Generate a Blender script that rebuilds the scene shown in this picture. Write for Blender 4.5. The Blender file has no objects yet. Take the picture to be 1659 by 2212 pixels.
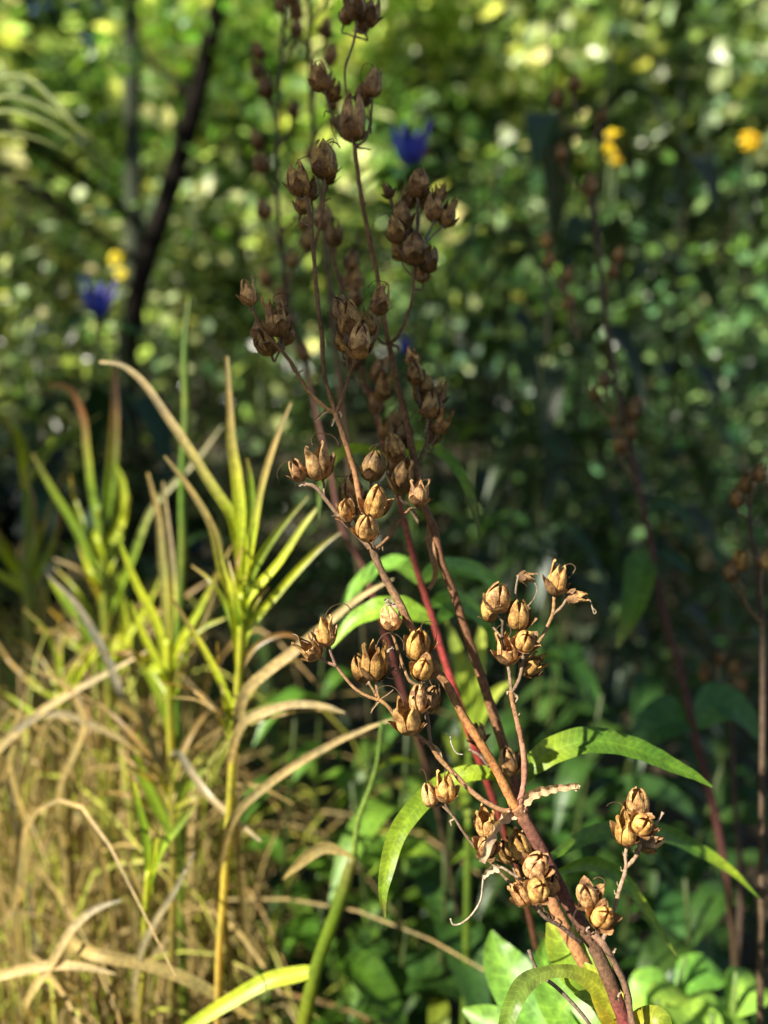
import bpy, math, random
import numpy as np
from mathutils import Vector, Matrix, Quaternion

random.seed(7); rng = np.random.default_rng(7)
sc = bpy.context.scene
COL = sc.collection

# ------------------------------------------------------------------ camera
CAM_H, PITCH = 0.72, math.radians(11)
FPX = 1534.0                                   # focal length in pixels of a 1659 x 2212 frame
CAM = Vector((0, 0, CAM_H))
RGT = Vector((1, 0, 0)); FWD = Vector((0, math.cos(PITCH), -math.sin(PITCH))); UPV = Vector((0, math.sin(PITCH), math.cos(PITCH)))
cd = bpy.data.cameras.new('camera'); cam = bpy.data.objects.new('camera', cd); COL.objects.link(cam)
cam.location = CAM; cam.rotation_euler = (math.pi/2 - PITCH, 0, 0)
cd.sensor_fit = 'VERTICAL'; cd.sensor_height = 36.0; cd.lens = 36.0*FPX/2212
cd.clip_start = 0.01; cd.clip_end = 200
cd.dof.use_dof = True; cd.dof.focus_distance = 0.200; cd.dof.aperture_fstop = 5.7
sc.camera = cam

# ------------------------------------------------------------------ light
SUN = Vector((-0.66, -0.43, 0.66)).normalized()   # towards the sun: behind the camera's left shoulder
w = bpy.data.worlds.new('World'); sc.world = w; w.use_nodes = True
nt = w.node_tree; sky = nt.nodes.new('ShaderNodeTexSky'); sky.sky_type = 'NISHITA'; sky.sun_disc = False
sky.sun_elevation = math.asin(SUN.z); sky.sun_rotation = math.atan2(SUN.x, SUN.y)
nt.links.new(sky.outputs[0], nt.nodes['Background'].inputs[0]); nt.nodes['Background'].inputs[1].default_value = 0.05
sd = bpy.data.lights.new('sun', 'SUN'); sd.energy = 5.0; sd.angle = math.radians(0.53); sd.color = (1.0, 0.93, 0.80)
so = bpy.data.objects.new('sun', sd); COL.objects.link(so); so.rotation_euler = SUN.to_track_quat('Z', 'Y').to_euler(); so.location = (-3, -3, 5)
sc.view_settings.view_transform = 'Standard'; sc.view_settings.look = 'None'
sc.view_settings.exposure = 1.5; sc.view_settings.gamma = 1.0; sc.view_settings.use_curve_mapping = False
cy = sc.cycles
cy.use_denoising = True; cy.denoiser = 'OPENIMAGEDENOISE'; cy.denoising_input_passes = 'RGB_ALBEDO_NORMAL'
cy.max_bounces = 6; cy.diffuse_bounces = 3; cy.glossy_bounces = 2; cy.transmission_bounces = 4; cy.transparent_max_bounces = 4
cy.use_adaptive_sampling = False; cy.caustics_reflective = False; cy.caustics_refractive = False

# ------------------------------------------------------------------ materials
def new_mat(name):
    m = bpy.data.materials.new(name); m.use_nodes = True; n = m.node_tree.nodes; n.clear(); return m, n, m.node_tree.links
def noise(n, l, scale, detail=3, coord=None, rough=.6):
    t = n.new('ShaderNodeTexNoise'); t.inputs['Scale'].default_value = scale; t.inputs['Detail'].default_value = detail; t.inputs['Roughness'].default_value = rough
    if coord is not None: l.new(coord, t.inputs['Vector'])
    return t.outputs['Fac']
def ramp(n, l, fac, a, b, c0, c1):
    r = n.new('ShaderNodeValToRGB'); r.color_ramp.elements[0].position = a; r.color_ramp.elements[1].position = b
    r.color_ramp.elements[0].color = (*c0, 1); r.color_ramp.elements[1].color = (*c1, 1); l.new(fac, r.inputs[0]); return r.outputs[0]
def mul(n, l, a, b, t='MULTIPLY', f=1.0):
    m = n.new('ShaderNodeMix'); m.data_type = 'RGBA'; m.blend_type = t; m.inputs[0].default_value = f
    l.new(a, m.inputs[6]); l.new(b, m.inputs[7]); return m.outputs[2]
def leaf_mat(name, scale=300, trans=.42, rough=.42, spec=.45, lo=.62, hi=1.25, bump=.15, spots=0, vein=None, tint=(1.5, 1.35, .55)):
    m, n, l = new_mat(name)
    at = n.new('ShaderNodeAttribute'); at.attribute_name = 'Col'
    geo = n.new('ShaderNodeNewGeometry')
    f = noise(n, l, scale, 3, geo.outputs['Position'])
    c = mul(n, l, at.outputs['Color'], ramp(n, l, f, .3, .72, (lo,)*3, (hi, hi, hi*.9)))
    if spots:
        g = noise(n, l, scale*.9, 4, geo.outputs['Position'], .75); e = noise(n, l, scale*.12, 2, geo.outputs['Position'])
        c = mul(n, l, c, ramp(n, l, e, .3, .7, (.72, .78, .8), (1.25, 1.15, 1.0)))
        sm = n.new('ShaderNodeMix'); sm.data_type = 'RGBA'; l.new(ramp(n, l, g, .66, .72, (0, 0, 0), (spots,)*3), sm.inputs[0]); l.new(c, sm.inputs[6]); sm.inputs[7].default_value = (.16, .09, .03, 1); c = sm.outputs[2]
    vh = None
    if vein:
        lu = n.new('ShaderNodeAttribute'); lu.attribute_name = 'luv'; sp = n.new('ShaderNodeSeparateXYZ'); l.new(lu.outputs['Vector'], sp.inputs[0])
        def mt(op, a, b=None):
            q = n.new('ShaderNodeMath'); q.operation = op
            for i_, z in enumerate((a, b)):
                if z is None: continue
                if isinstance(z, (int, float)): q.inputs[i_].default_value = z
                else: l.new(z, q.inputs[i_])
            return q.outputs[0]
        if vein == 'side':
            aq = mt('ABSOLUTE', sp.outputs[1]); x_ = mt('ADD', mt('SUBTRACT', mt('MULTIPLY', sp.outputs[0], 4.0), mt('MULTIPLY', aq, 1.1)), mt('MULTIPLY', f, .7))
            tri = mt('ABSOLUTE', mt('SUBTRACT', mt('FRACT', x_), .5)); rib = mt('MINIMUM', tri, mt('MULTIPLY', aq, 2.2))
            vh = ramp(n, l, rib, .0, .12, (1.35, 1.3, 1.25), (.94, .96, .95))
        else:
            cb = n.new('ShaderNodeCombineXYZ'); l.new(mt('MULTIPLY', sp.outputs[1], 5.0), cb.inputs[0]); l.new(mt('MULTIPLY', sp.outputs[0], .12), cb.inputs[1]); l.new(sp.outputs[2], cb.inputs[2])
            vh = ramp(n, l, noise(n, l, 1.0, 2, cb.outputs[0]), .32, .68, (.66, .64, .6), (1.28, 1.26, 1.2))
        c = mul(n, l, c, vh)
    p = n.new('ShaderNodeBsdfPrincipled'); p.inputs['Roughness'].default_value = rough; p.inputs['Specular IOR Level'].default_value = spec
    l.new(c, p.inputs['Base Color'])
    tr = n.new('ShaderNodeBsdfTranslucent')
    tn = n.new('ShaderNodeRGB'); tn.outputs[0].default_value = (*tint, 1)
    l.new(mul(n, l, c, tn.outputs[0]), tr.inputs[0])
    b = n.new('ShaderNodeBump'); b.inputs['Strength'].default_value = bump; b.inputs['Distance'].default_value = .0008
    l.new(f, b.inputs['Height']); l.new(b.outputs[0], p.inputs['Normal'])
    mx = n.new('ShaderNodeMixShader'); mx.inputs[0].default_value = trans
    l.new(p.outputs[0], mx.inputs[1]); l.new(tr.outputs[0], mx.inputs[2])
    o = n.new('ShaderNodeOutputMaterial'); l.new(mx.outputs[0], o.inputs[0]); return m
def bark_mat(name, scale=900, lo=.36, hi=1.45, bump=.8, dist=.0004, rough=.75, spec=.25):
    m, n, l = new_mat(name)
    at = n.new('ShaderNodeAttribute'); at.attribute_name = 'Col'
    geo = n.new('ShaderNodeNewGeometry')
    f = noise(n, l, scale, 5, geo.outputs['Position'], .7); g = noise(n, l, scale*.18, 3, geo.outputs['Position'])
    c = mul(n, l, at.outputs['Color'], ramp(n, l, f, .3, .7, (lo,)*3, (hi,)*3))
    c = mul(n, l, c, ramp(n, l, g, .35, .65, (.7, .66, .62), (1.12, 1.12, 1.1)))
    p = n.new('ShaderNodeBsdfPrincipled'); p.inputs['Roughness'].default_value = rough; p.inputs['Specular IOR Level'].default_value = spec
    l.new(c, p.inputs['Base Color'])
    b = n.new('ShaderNodeBump'); b.inputs['Strength'].default_value = bump; b.inputs['Distance'].default_value = dist
    l.new(f, b.inputs['Height']); l.new(b.outputs[0], p.inputs['Normal'])
    o = n.new('ShaderNodeOutputMaterial'); l.new(p.outputs[0], o.inputs[0]); return m
def husk_mat(name, c_dark, c_mid, trans=.0):
    m, n, l = new_mat(name)
    tc = n.new('ShaderNodeTexCoord'); oi = n.new('ShaderNodeObjectInfo')
    add = n.new('ShaderNodeVectorMath'); add.operation = 'ADD'
    sc_ = n.new('ShaderNodeVectorMath'); sc_.operation = 'SCALE'; sc_.inputs['Scale'].default_value = 37.0
    cmb = n.new('ShaderNodeCombineXYZ')
    for i in range(3): l.new(oi.outputs['Random'], cmb.inputs[i])
    l.new(cmb.outputs[0], sc_.inputs[0]); l.new(tc.outputs['Object'], add.inputs[0]); l.new(sc_.outputs[0], add.inputs[1])
    v = add.outputs[0]
    f = noise(n, l, 3.2, 5, v, .65); g = noise(n, l, 16, 4, v, .7)
    # lengthwise veins
    st = n.new('ShaderNodeVectorMath'); st.operation = 'MULTIPLY'; st.inputs[1].default_value = (22, 22, 2.5); l.new(v, st.inputs[0])
    h = noise(n, l, 1.0, 3, st.outputs[0])
    c = ramp(n, l, f, .36, .60, c_dark, c_mid)
    c = mul(n, l, c, ramp(n, l, g, .32, .62, (.62, .55, .5), (1.15, 1.13, 1.08)))
    c = mul(n, l, c, ramp(n, l, h, .35, .6, (.72, .66, .6), (1.08, 1.08, 1.08)))
    c = mul(n, l, c, oi.outputs['Color'])
    p = n.new('ShaderNodeBsdfPrincipled'); p.inputs['Roughness'].default_value = .52; p.inputs['Specular IOR Level'].default_value = .35
    l.new(c, p.inputs['Base Color'])
    b = n.new('ShaderNodeBump'); b.inputs['Strength'].default_value = .55; b.inputs['Distance'].default_value = .0004
    hm = n.new('ShaderNodeMath'); hm.operation = 'ADD'; l.new(g, hm.inputs[0]); l.new(h, hm.inputs[1])
    l.new(hm.outputs[0], b.inputs['Height']); l.new(b.outputs[0], p.inputs['Normal'])
    tr = n.new('ShaderNodeBsdfTranslucent'); l.new(c, tr.inputs[0])
    mx = n.new('ShaderNodeMixShader'); mx.inputs[0].default_value = trans
    l.new(p.outputs[0], mx.inputs[1]); l.new(tr.outputs[0], mx.inputs[2])
    o = n.new('ShaderNodeOutputMaterial'); l.new(mx.outputs[0], o.inputs[0]); return m

M_HUSK = husk_mat('dry_capsule_husk', (.15, .065, .020), (.70, .43, .15), .06)
M_SEPAL = husk_mat('dry_sepal', (.17, .095, .05), (.48, .29, .13), .10)
M_STEM = bark_mat('dry_stem')
M_DRYLEAF = leaf_mat('dry_leaf', 700, .2, .6, .2, .6, 1.2, .5)
M_LEAF = leaf_mat('green_leaf', 350, spots=.8, vein='side')
M_BLADE = leaf_mat('grass_blade', 400, .40, .40, .4, .75, 1.2, spots=.7, vein='par')
M_STRAW = leaf_mat('straw', 500, .22, .55, .25, .6, 1.2, .4, spots=.5, vein='par')
M_FOL = leaf_mat('background_foliage', 9, .44, .28, .55, .5, 1.4, 0, tint=(1.3, 1.45, .6))
M_BARK = bark_mat('tree_bark', 60, .5, 1.3, .6, .01, .95, .03)
M_PETAL = leaf_mat('petal', 200, .35, .5, .3, .75, 1.2, 0)

# ------------------------------------------------------------------ helpers
def S(x, y, d): return CAM + FWD*d + RGT*((x - 829.5)/FPX*d) - UPV*((y - 1106.0)/FPX*d)
def px(n, d): return n/FPX*d
def props(o, label=None, cat=None, group=None, kind=None):
    if label: o['label'] = label
    if cat: o['category'] = cat
    if group: o['group'] = group
    if kind: o['kind'] = kind
    return o
def thing(name, loc, label, cat, group=None):
    o = bpy.data.objects.new(name, None); COL.objects.link(o); o.location = loc; o.empty_display_size = .02
    return props(o, label, cat, group)
def root_of(p):                                 # the point on the ground under p
    return Vector((p.x, p.y, 0))
def mesh_data(name, v, f, cols=None, smooth=True):
    me = bpy.data.meshes.new(name); v = np.asarray(v, dtype=float)
    me.from_pydata(v.tolist(), [], f if isinstance(f, list) else f.tolist())
    if cols is not None:
        a = me.color_attributes.new('Col', 'FLOAT_COLOR', 'POINT')
        c = np.ones((len(v), 4)); cols = np.asarray(cols, dtype=float)
        c[:, :3] = cols[:, :3] if cols.ndim > 1 else cols
        if cols.ndim > 1 and cols.shape[1] == 6:
            me.attributes.new('luv', 'FLOAT_VECTOR', 'POINT').data.foreach_set('vector', np.ascontiguousarray(cols[:, 3:]).ravel())
        a.data.foreach_set('color', c.ravel())
    if smooth: me.polygons.foreach_set('use_smooth', [True]*len(me.polygons))
    me.update(); return me
def add(name, vfc, mat, parent=None, smooth=True, kind=None):
    v, f, c = vfc; v = np.asarray([tuple(q) for q in v] if not isinstance(v, np.ndarray) else v, dtype=float)
    if parent is not None: v = v - np.array(parent.location)
    me = mesh_data(name, v, f, c, smooth); me.materials.append(mat)
    o = bpy.data.objects.new(name, me); COL.objects.link(o); o.parent = parent
    if kind: o['kind'] = kind
    return o
def lerp(a, b, t): return tuple(a[i] + (b[i] - a[i])*t for i in range(len(a)))
def spline(pts, n):
    """Catmull-Rom through pts (any tuples), n samples per span"""
    P = np.array([tuple(p) for p in pts], dtype=float)
    if len(P) == 2:
        return np.array([P[0] + (P[1] - P[0])*t for t in np.linspace(0, 1, n + 1)])
    Q = np.vstack([2*P[0] - P[1], P, 2*P[-1] - P[-2]]); out = []
    H = np.maximum(np.linalg.norm(np.diff(Q[:, :3], axis=0), axis=1), 1e-7)**.7      # chordal knots: no overshoot where a long span meets a short one
    for i in range(len(P) - 1):
        a, b, c, d = Q[i:i + 4]; h0, h1, h2 = H[i:i + 3]
        m1 = h1*((b - a)/h0 - (c - a)/(h0 + h1) + (c - b)/h1); m2 = h1*((c - b)/h1 - (d - b)/(h1 + h2) + (d - c)/h2)
        for t in np.linspace(0, 1, n, endpoint=False):
            out.append((2*t**3 - 3*t*t + 1)*b + (t**3 - 2*t*t + t)*m1 + (3*t*t - 2*t**3)*c + (t**3 - t*t)*m2)
    out.append(P[-1]); return np.array(out)
def tube(pts, radii, cols, sides=8, n=5, wob=.06):
    """pts world points, radii per point, cols per point -> verts, faces, cols"""
    k = len(pts)
    if np.isscalar(radii): radii = [radii]*k
    if np.ndim(cols) == 1: cols = [cols]*k
    C = spline([tuple(p) + (r,) + tuple(c) for p, r, c in zip(pts, radii, cols)], n)
    V, F, K = [], [], []; N = len(C)
    up = Vector((.3, -.9, .2)); prev = None
    for i in range(N):
        a = Vector(C[max(i - 1, 0), :3]); b = Vector(C[min(i + 1, N - 1), :3]); t = (b - a)
        t = t.normalized() if t.length > 1e-9 else Vector((0, 0, 1))
        u = (prev if prev is not None else up); u = u - t*u.dot(t)
        if u.length < 1e-4: u = t.orthogonal()
        u.normalize(); prev = u; v = t.cross(u)
        r = max(C[i, 3], 1e-5)*(1 + random.uniform(-wob, wob))
        for j in range(sides):
            an = 2*math.pi*j/sides
            V.append(Vector(C[i, :3]) + (u*math.cos(an) + v*math.sin(an))*r*(1 + random.uniform(-wob, wob)*.6)); K.append(np.clip(C[i, 4:7], 0, 1))
    for i in range(N - 1):
        for j in range(sides):
            a = i*sides + j; b = i*sides + (j + 1) % sides
            F.append((a, b, b + sides, a + sides))
    F.append(tuple(range(sides))[::-1]); F.append(tuple((N - 1)*sides + j for j in range(sides)))
    return V, F, np.array(K)
def merge(parts):
    V, F, K = [], [], []
    for v, f, c in parts:
        o = len(V); V += list(v); F += [tuple(i + o for i in q) for q in f]; K += list(c)
    return V, F, np.array(K)
def blade(pts, widths, cols, face=None, n=6, fold=.25, ruffle=0., tipw=None):
    """a leaf strip: pts world, full widths per point, folded along the midrib; face = rough normal direction"""
    k = len(pts)
    if np.isscalar(widths): widths = [widths]*k
    if np.ndim(cols) == 1: cols = [cols]*k
    C = spline([tuple(p) + (r,) + tuple(c) for p, r, c in zip(pts, widths, cols)], n); N = len(C)
    face = Vector(face) if face is not None else Vector((.1, -1, .25))
    V, F, K = [], [], []; ph = random.random()*6; wmax = max(widths); run = 0.; r1 = random.random()*9
    for i in range(N):
        a = Vector(C[max(i - 1, 0), :3]); b = Vector(C[min(i + 1, N - 1), :3]); t = (b - a).normalized()
        s = t.cross(face); s = s.normalized() if s.length > 1e-5 else t.orthogonal().normalized()
        nn = s.cross(t); wd = max(C[i, 3], 2e-5)*.5; c = Vector(C[i, :3])
        rf = ruffle*wd*math.sin(i*1.3 + ph)
        if i: run += float(np.linalg.norm(C[i, :3] - C[i - 1, :3]))/wmax
        for q in (-1, -.5, 0, .5, 1):
            V.append(c + s*(q*wd) + nn*(abs(q)*fold*wd + (rf*q if q > 0 else -rf*q*.6)))
            K.append(np.concatenate([np.clip(C[i, 4:7]*(1.12 if q == 0 else 1), 0, 1), (run, q, r1)]))
    for i in range(N - 1):
        for j in range(4):
            a = i*5 + j; F.append((a, a + 1, a + 6, a + 5))
    return V, F, np.array(K)
def lance(k, w):                                # lanceolate width profile
    return [w*max(.04, math.sin(math.pi*min(1, (i/(k - 1))**.75*.97 + .05)))**.8 for i in range(k)]

# ------------------------------------------------------------------ capsules
PROF_T = [0, .05, .12, .25, .42, .58, .72, .84, .93, 1]
PROF_R = [.30, .64, .83, .98, 1.0, .95, .82, .63, .42, .17]
def capsule_mesh(op, seed):
    r0 = random.Random(seed); V, F = [], []; R = r0.uniform(.30, .365); nt_, ns = 14, 8; bx_, by_ = r0.uniform(-.07, .07), r0.uniform(-.07, .07); la, lp = r0.uniform(.02, .07), r0.uniform(0, 6)
    drop = r0.randrange(4) if op > .9 and seed % 3 == 0 else -1
    for k in range(4):
        th0 = k*math.pi/2 + r0.uniform(-.08, .08); zj = r0.uniform(-.04, .05)*(1 + 2.2*op); fl = op*(.15 + r0.uniform(-.10, .14)); base = len(V)
        sq = r0.uniform(.92, 1.06)
        for i in range(nt_ + 1):
            t = i/nt_; r = R*float(np.interp(t, PROF_T, PROF_R))*sq
            s = max(0, (t - .55)/.45); s = s*s*(3 - 2*s)
            r += fl*s*s; hw = math.pi/4*(1.0 - (.12 + .62*op)*s - .22*s**4)
            if i == nt_: hw *= .35
            z = t*(1 + .10*op) + zj*s
            if k == drop: z = min(z, .62 + .05*math.sin(k*7 + i)); r *= 1 - .12*s       # a valve that has broken off
            for j in range(ns + 1):
                q = (j/ns)*2 - 1; a = th0 + q*hw
                rr = r*(1 - .10*abs(q)**5 + .02*math.cos(q*3)) - .03*s*op*q*q + r0.uniform(-.004, .004)
                zz = z - .05*s*abs(q)**2
                rr *= 1 + la*math.sin(2*a + lp) + .5*la*math.sin(5*a + 9*t + lp)
                V.append((rr*math.cos(a) + bx_*t*t, rr*math.sin(a) + by_*t*t, zz + r0.uniform(-.012, .012)*s))
        for i in range(nt_):
            for j in range(ns):
                a = base + i*(ns + 1) + j; F.append((a, a + 1, a + ns + 2, a + ns + 1))
    me = mesh_data('capsule', V, F); me.materials.append(M_HUSK); return me
def sepal_mesh(seed):
    r0 = random.Random(seed); V, F = [], []; H = r0.uniform(.42, .60); fl = r0.uniform(.02, .20); n, m = 7, 4
    for i in range(n + 1):
        t = i/n; z = -.02 + H*t; body = .345*float(np.interp(min(1, max(0, z)), PROF_T, PROF_R))
        if z < 0: body = .09
        r = body*1.04 + .012 + fl*t**3; wd = .235*math.sin(math.pi*min(1, .22 + t*.78))**.7 + .006
        for j in range(m + 1):
            q = j/m*2 - 1; a = q*wd/max(r, .12)
            V.append((r*math.cos(a) + .02*abs(q)*t, r*math.sin(a), z + .02*math.sin(q*5 + seed)*t))
    for i in range(n):
        for j in range(m):
            a = i*(m + 1) + j; F.append((a, a + 1, a + m + 2, a + m + 1))
    me = mesh_data('sepal', V, F); me.materials.append(M_SEPAL); return me
CAPS = {o: [capsule_mesh(o, 10*k + int(o*100)) for k in range(9)] for o in (.12, .45, .95)}
SEPS = [sepal_mesh(k) for k in range(7)]
SIM_CAPS = None
def capsule(parent, x, y, d, L, phi=0, tau=15, op=.12, tone=1., sepals=5, style=None, name='capsule'):
    """x,y: middle on a 1659 x 2212 frame, L length in those pixels at depth d; phi tilt to the right, tau towards the camera. Returns base point"""
    p_, t_ = math.radians(phi), math.radians(tau)
    ax = (RGT*math.sin(p_) + UPV*math.cos(p_))*math.cos(t_) - FWD*math.sin(t_)
    c = S(x, y, d); Lm = px(L, d)*random.uniform(.90, 1.02); base = c - ax*Lm*.5
    o = bpy.data.objects.new(name, random.choice(CAPS[min(CAPS, key=lambda q: abs(q - op))])); COL.objects.link(o)
    rot = ax.to_track_quat('Z', 'Y') @ Quaternion((0, 0, 1), random.uniform(0, 6.28))
    o.matrix_world = Matrix.Identity(4); o.location = base - parent.location; o.rotation_mode = 'QUATERNION'; o.rotation_quaternion = rot
    wv = random.uniform(1.0, 1.13); o.scale = (Lm*wv, Lm*wv*random.uniform(.94, 1.05), Lm); o.parent = parent
    v = tone*random.uniform(.78, 1.18); gr = random.uniform(.82, 1.35); o.color = (v*random.uniform(.94, 1.04), v*(.97 + .03*gr), v*gr, 1)
    for k in random.sample(range(sepals), random.choice((3, 4, 5, 5)) if sepals == 5 else sepals):
        s = bpy.data.objects.new('sepal', random.choice(SEPS)); COL.objects.link(s); s.parent = o
        s.rotation_euler = (0, 0, k*2*math.pi/5 + random.uniform(-.2, .2)); z = random.uniform(.8, 1.2); s.scale = (1, random.uniform(.8, 1.1), z)
        q = random.uniform(.55, .95); s.color = (v*q, v*q*.97, v*q*.95, 1)
    if style is None: style = random.random() < .6
    if style:
        pts = [Vector((0, 0, .95))]; a = random.uniform(0, 6.28); el = random.uniform(.4, 1.2); b = random.uniform(-.8, .8)
        for k in range(7):
            pts.append(pts[-1] + Vector((math.cos(a)*math.cos(el), math.sin(a)*math.cos(el), math.sin(el)))*.19); a += b; el -= random.uniform(.1, .6)
        vv, ff, cc = tube(pts, [.018, .016, .014, .013, .012, .012, .014, .02], (.10, .055, .03), 4, 3, 0)
        me = mesh_data('style', [tuple(q) for q in vv], ff, cc); me.materials.append(M_STEM)
        so_ = bpy.data.objects.new('style', me); COL.objects.link(so_); so_.parent = o
    return base
TAN = (.32, .18, .07); BROWN = (.22, .12, .055); GREYB = (.24, .165, .10); RED = (.20, .045, .035); PURP = (.15, .06, .045); ORANGE = (.38, .17, .055)

class Stalk:
    """one dried flower stalk: Empty at the ground, stem, branches, pedicels, capsules"""
    def __init__(s, name, dep, base_xy, label, group, sides=8, ped=.00042, pc=GREYB):
        s.dep = dep; b = S(base_xy[0], base_xy[1], dep(base_xy[1])); s.root = thing(name, root_of(b), label, 'plant', group)
        s.sides = sides; s.ped = ped; s.pc = pc
    def pt(s, p): return S(p[0], p[1], s.dep(p[1]) + (p[2] if len(p) > 2 else 0))
    def limb(s, name, pts, w, cols, n=5, wob=.09):
        P = [s.pt(p) for p in pts]; k = len(P)
        W = w if not np.isscalar(w) else [w]*k
        if len(W) == 2: W = [W[0] + (W[1] - W[0])*i/(k - 1) for i in range(k)]
        W = [px(a*.9, s.dep(p[1]))/2 for a, p in zip(W, pts)]
        if np.ndim(cols) == 2 and len(cols) == 2: cols = [lerp(cols[0], cols[1], i/(k - 1)) for i in range(k)]
        return add(name, tube(P, W, cols, s.sides, n, wob), M_STEM, s.root)
    def cap(s, x, y, at=None, L=68, phi=0, tau=15, op=.12, tone=1., dz=0., style=None, w=6.5, sepals=5):
        d = s.dep(y) + dz
        if y < 880 and d < .26: tone *= 1.42  # upper capsules coloured brighter in place of soft ambient light
        b = capsule(s.root, x, y, d, L, phi, tau, op, tone, sepals, style)
        if at is not None:
            a = s.pt(at); p_, t_ = math.radians(phi), math.radians(tau)
            ax = (RGT*math.sin(p_) + UPV*math.cos(p_))*math.cos(t_) - FWD*math.sin(t_)
            q = b - ax*min(px(14, d), (a - b).length*.35); r = px(w*.88, d)/2
            add('pedicel', tube([a, (a*.45 + q*.55) + RGT*px(random.uniform(-2, 2), d), q, b + ax*px(3, d)], [r, r*.9, r*1.0, r*1.5], s.pc, 6, 4, .1), M_STEM, s.root)
    def bract(s, pts, w, col=None, face=None, name='dried_bract'):
        P = [s.pt(p) for p in pts]; W = [px(w, s.dep(pts[0][1]))*(1 - .55*i/(len(P) - 1)) for i in range(len(P))]
        return add(name, blade(P, W, col or GREYB, face, 5, .7, .5), M_DRYLEAF, s.root)
    def thread(s, pts, w=3, col=(.30, .21, .14), name='dried_thread'):
        return add(name, tube([s.pt(p) for p in pts], [px(w, s.dep(p[1]))/2 for p in pts], col, 5, 5, .05), M_STEM, s.root)
    def leaf(s, pts, w, cols, face=None, name='leaf', fold=.3, mat=None, ruffle=.1, prof=None):
        P = [s.pt(p) for p in pts]; d = s.dep(pts[0][1]); W = [px(q, d) for q in (prof or lance(len(P), w))]
        return add(name, blade(P, W, cols, face, 6, fold, ruffle), mat or M_LEAF, s.root)

# ================================================================== SETTING
def rand_unit(n):
    v = rng.normal(size=(n, 3)); return v/np.linalg.norm(v, axis=1)[:, None]
def scatter(cent, L, W, cols, droop=.3, updir=None, dirs=None, nrm=None):
    """one small folded leaf per centre: 5 vertices, 4 triangles"""
    n = len(cent); d = rand_unit(n) if dirs is None else dirs
    if dirs is None: d[:, 2] = d[:, 2]*.6 - droop; d /= np.linalg.norm(d, axis=1)[:, None]
    r = rand_unit(n) if nrm is None else nrm
    s = np.cross(d, r); s /= np.linalg.norm(s, axis=1)[:, None] + 1e-9; nn = np.cross(s, d)
    L = np.broadcast_to(L, n)[:, None]; W = np.broadcast_to(W, n)[:, None]
    v = np.empty((n, 5, 3)); v[:, 0] = cent; v[:, 2] = cent + d*L*.5 - nn*W*.12
    v[:, 1] = cent + d*L*.42 + s*W*.5; v[:, 3] = cent + d*L*.42 - s*W*.5; v[:, 4] = cent + d*L - nn*L*.12
    b = (np.arange(n)*5)[:, None]
    f = np.concatenate([b + np.array(q) for q in ([0, 3, 2], [0, 2, 1], [1, 2, 4], [2, 3, 4])])
    return v.reshape(-1, 3), f, np.repeat(cols, 5, axis=0)
def leafcols(n, base, var=.3):
    k = rng.uniform(1 - var, 1 + var, (n, 1)); h = rng.uniform(-.22, .22, (n, 1))
    c = np.array(base)[None]*k; c[:, 0:1] *= 1 + h; c[:, 2:3] *= 1 - h*.5; return np.clip(c, 0, 1)
def crown_pts(c, r, nclump, nleaf, spread):
    u = rand_unit(nclump)*(rng.uniform(.25, 1, (nclump, 1))**.5); cl = np.array(c) + u*np.array(r)
    k = rng.integers(0, nclump, nleaf); return cl, k, cl[k] + rng.normal(size=(nleaf, 3))*spread
def tree(name, label, cat, base, crown_c, crown_r, nclump, nleaf, leaf, col, trunk_r, spread, group=None, limbs=7, barkc=(.07, .055, .04), wl=.5, var=.3, droop=.3, big=None):
    t = thing(name, Vector(base), label, cat, group); b = Vector(base); c = Vector(crown_c)
    cl, k, p = crown_pts(crown_c, crown_r, nclump, nleaf, spread)
    cc = leafcols(nclump, col, .28)[k]*leafcols(nleaf, (1, 1, 1), var)
    nr = np.array(SUN)[None]*.55 + np.array([[0, 0, .55]]) + rng.normal(size=(nleaf, 3))*.55; Ls = rng.uniform(.7, 1.3, nleaf)*leaf; Ws = rng.uniform(.7, 1.3, nleaf)*leaf*wl
    if big:                                     # broad pale leaves, their colour standing in for bright discs of light
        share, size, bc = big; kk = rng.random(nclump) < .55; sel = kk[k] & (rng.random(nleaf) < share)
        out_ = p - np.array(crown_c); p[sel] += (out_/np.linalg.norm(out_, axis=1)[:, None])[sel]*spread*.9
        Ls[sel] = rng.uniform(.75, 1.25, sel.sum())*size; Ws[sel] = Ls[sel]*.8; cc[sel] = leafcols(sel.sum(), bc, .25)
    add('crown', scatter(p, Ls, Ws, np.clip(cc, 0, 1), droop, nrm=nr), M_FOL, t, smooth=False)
    mid = b.lerp(c, .55) + Vector((random.uniform(-.1, .1), random.uniform(-.1, .1), 0))*c.z*.3
    add('trunk', tube([b - Vector((0, 0, .05)), b.lerp(mid, .5), mid, c], [trunk_r*1.25, trunk_r, trunk_r*.8, trunk_r*.3], barkc, 8, 4, .08), M_BARK, t)
    for i in range(limbs):
        e = Vector(cl[i]); a = b.lerp(c, random.uniform(.35, .8))
        add('limb', tube([a, a.lerp(e, .5) + Vector((0, 0, .08*c.z*random.random())), e], [trunk_r*.5, trunk_r*.35, trunk_r*.1], barkc, 5, 3, .08), M_BARK, t)
    return t

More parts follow.
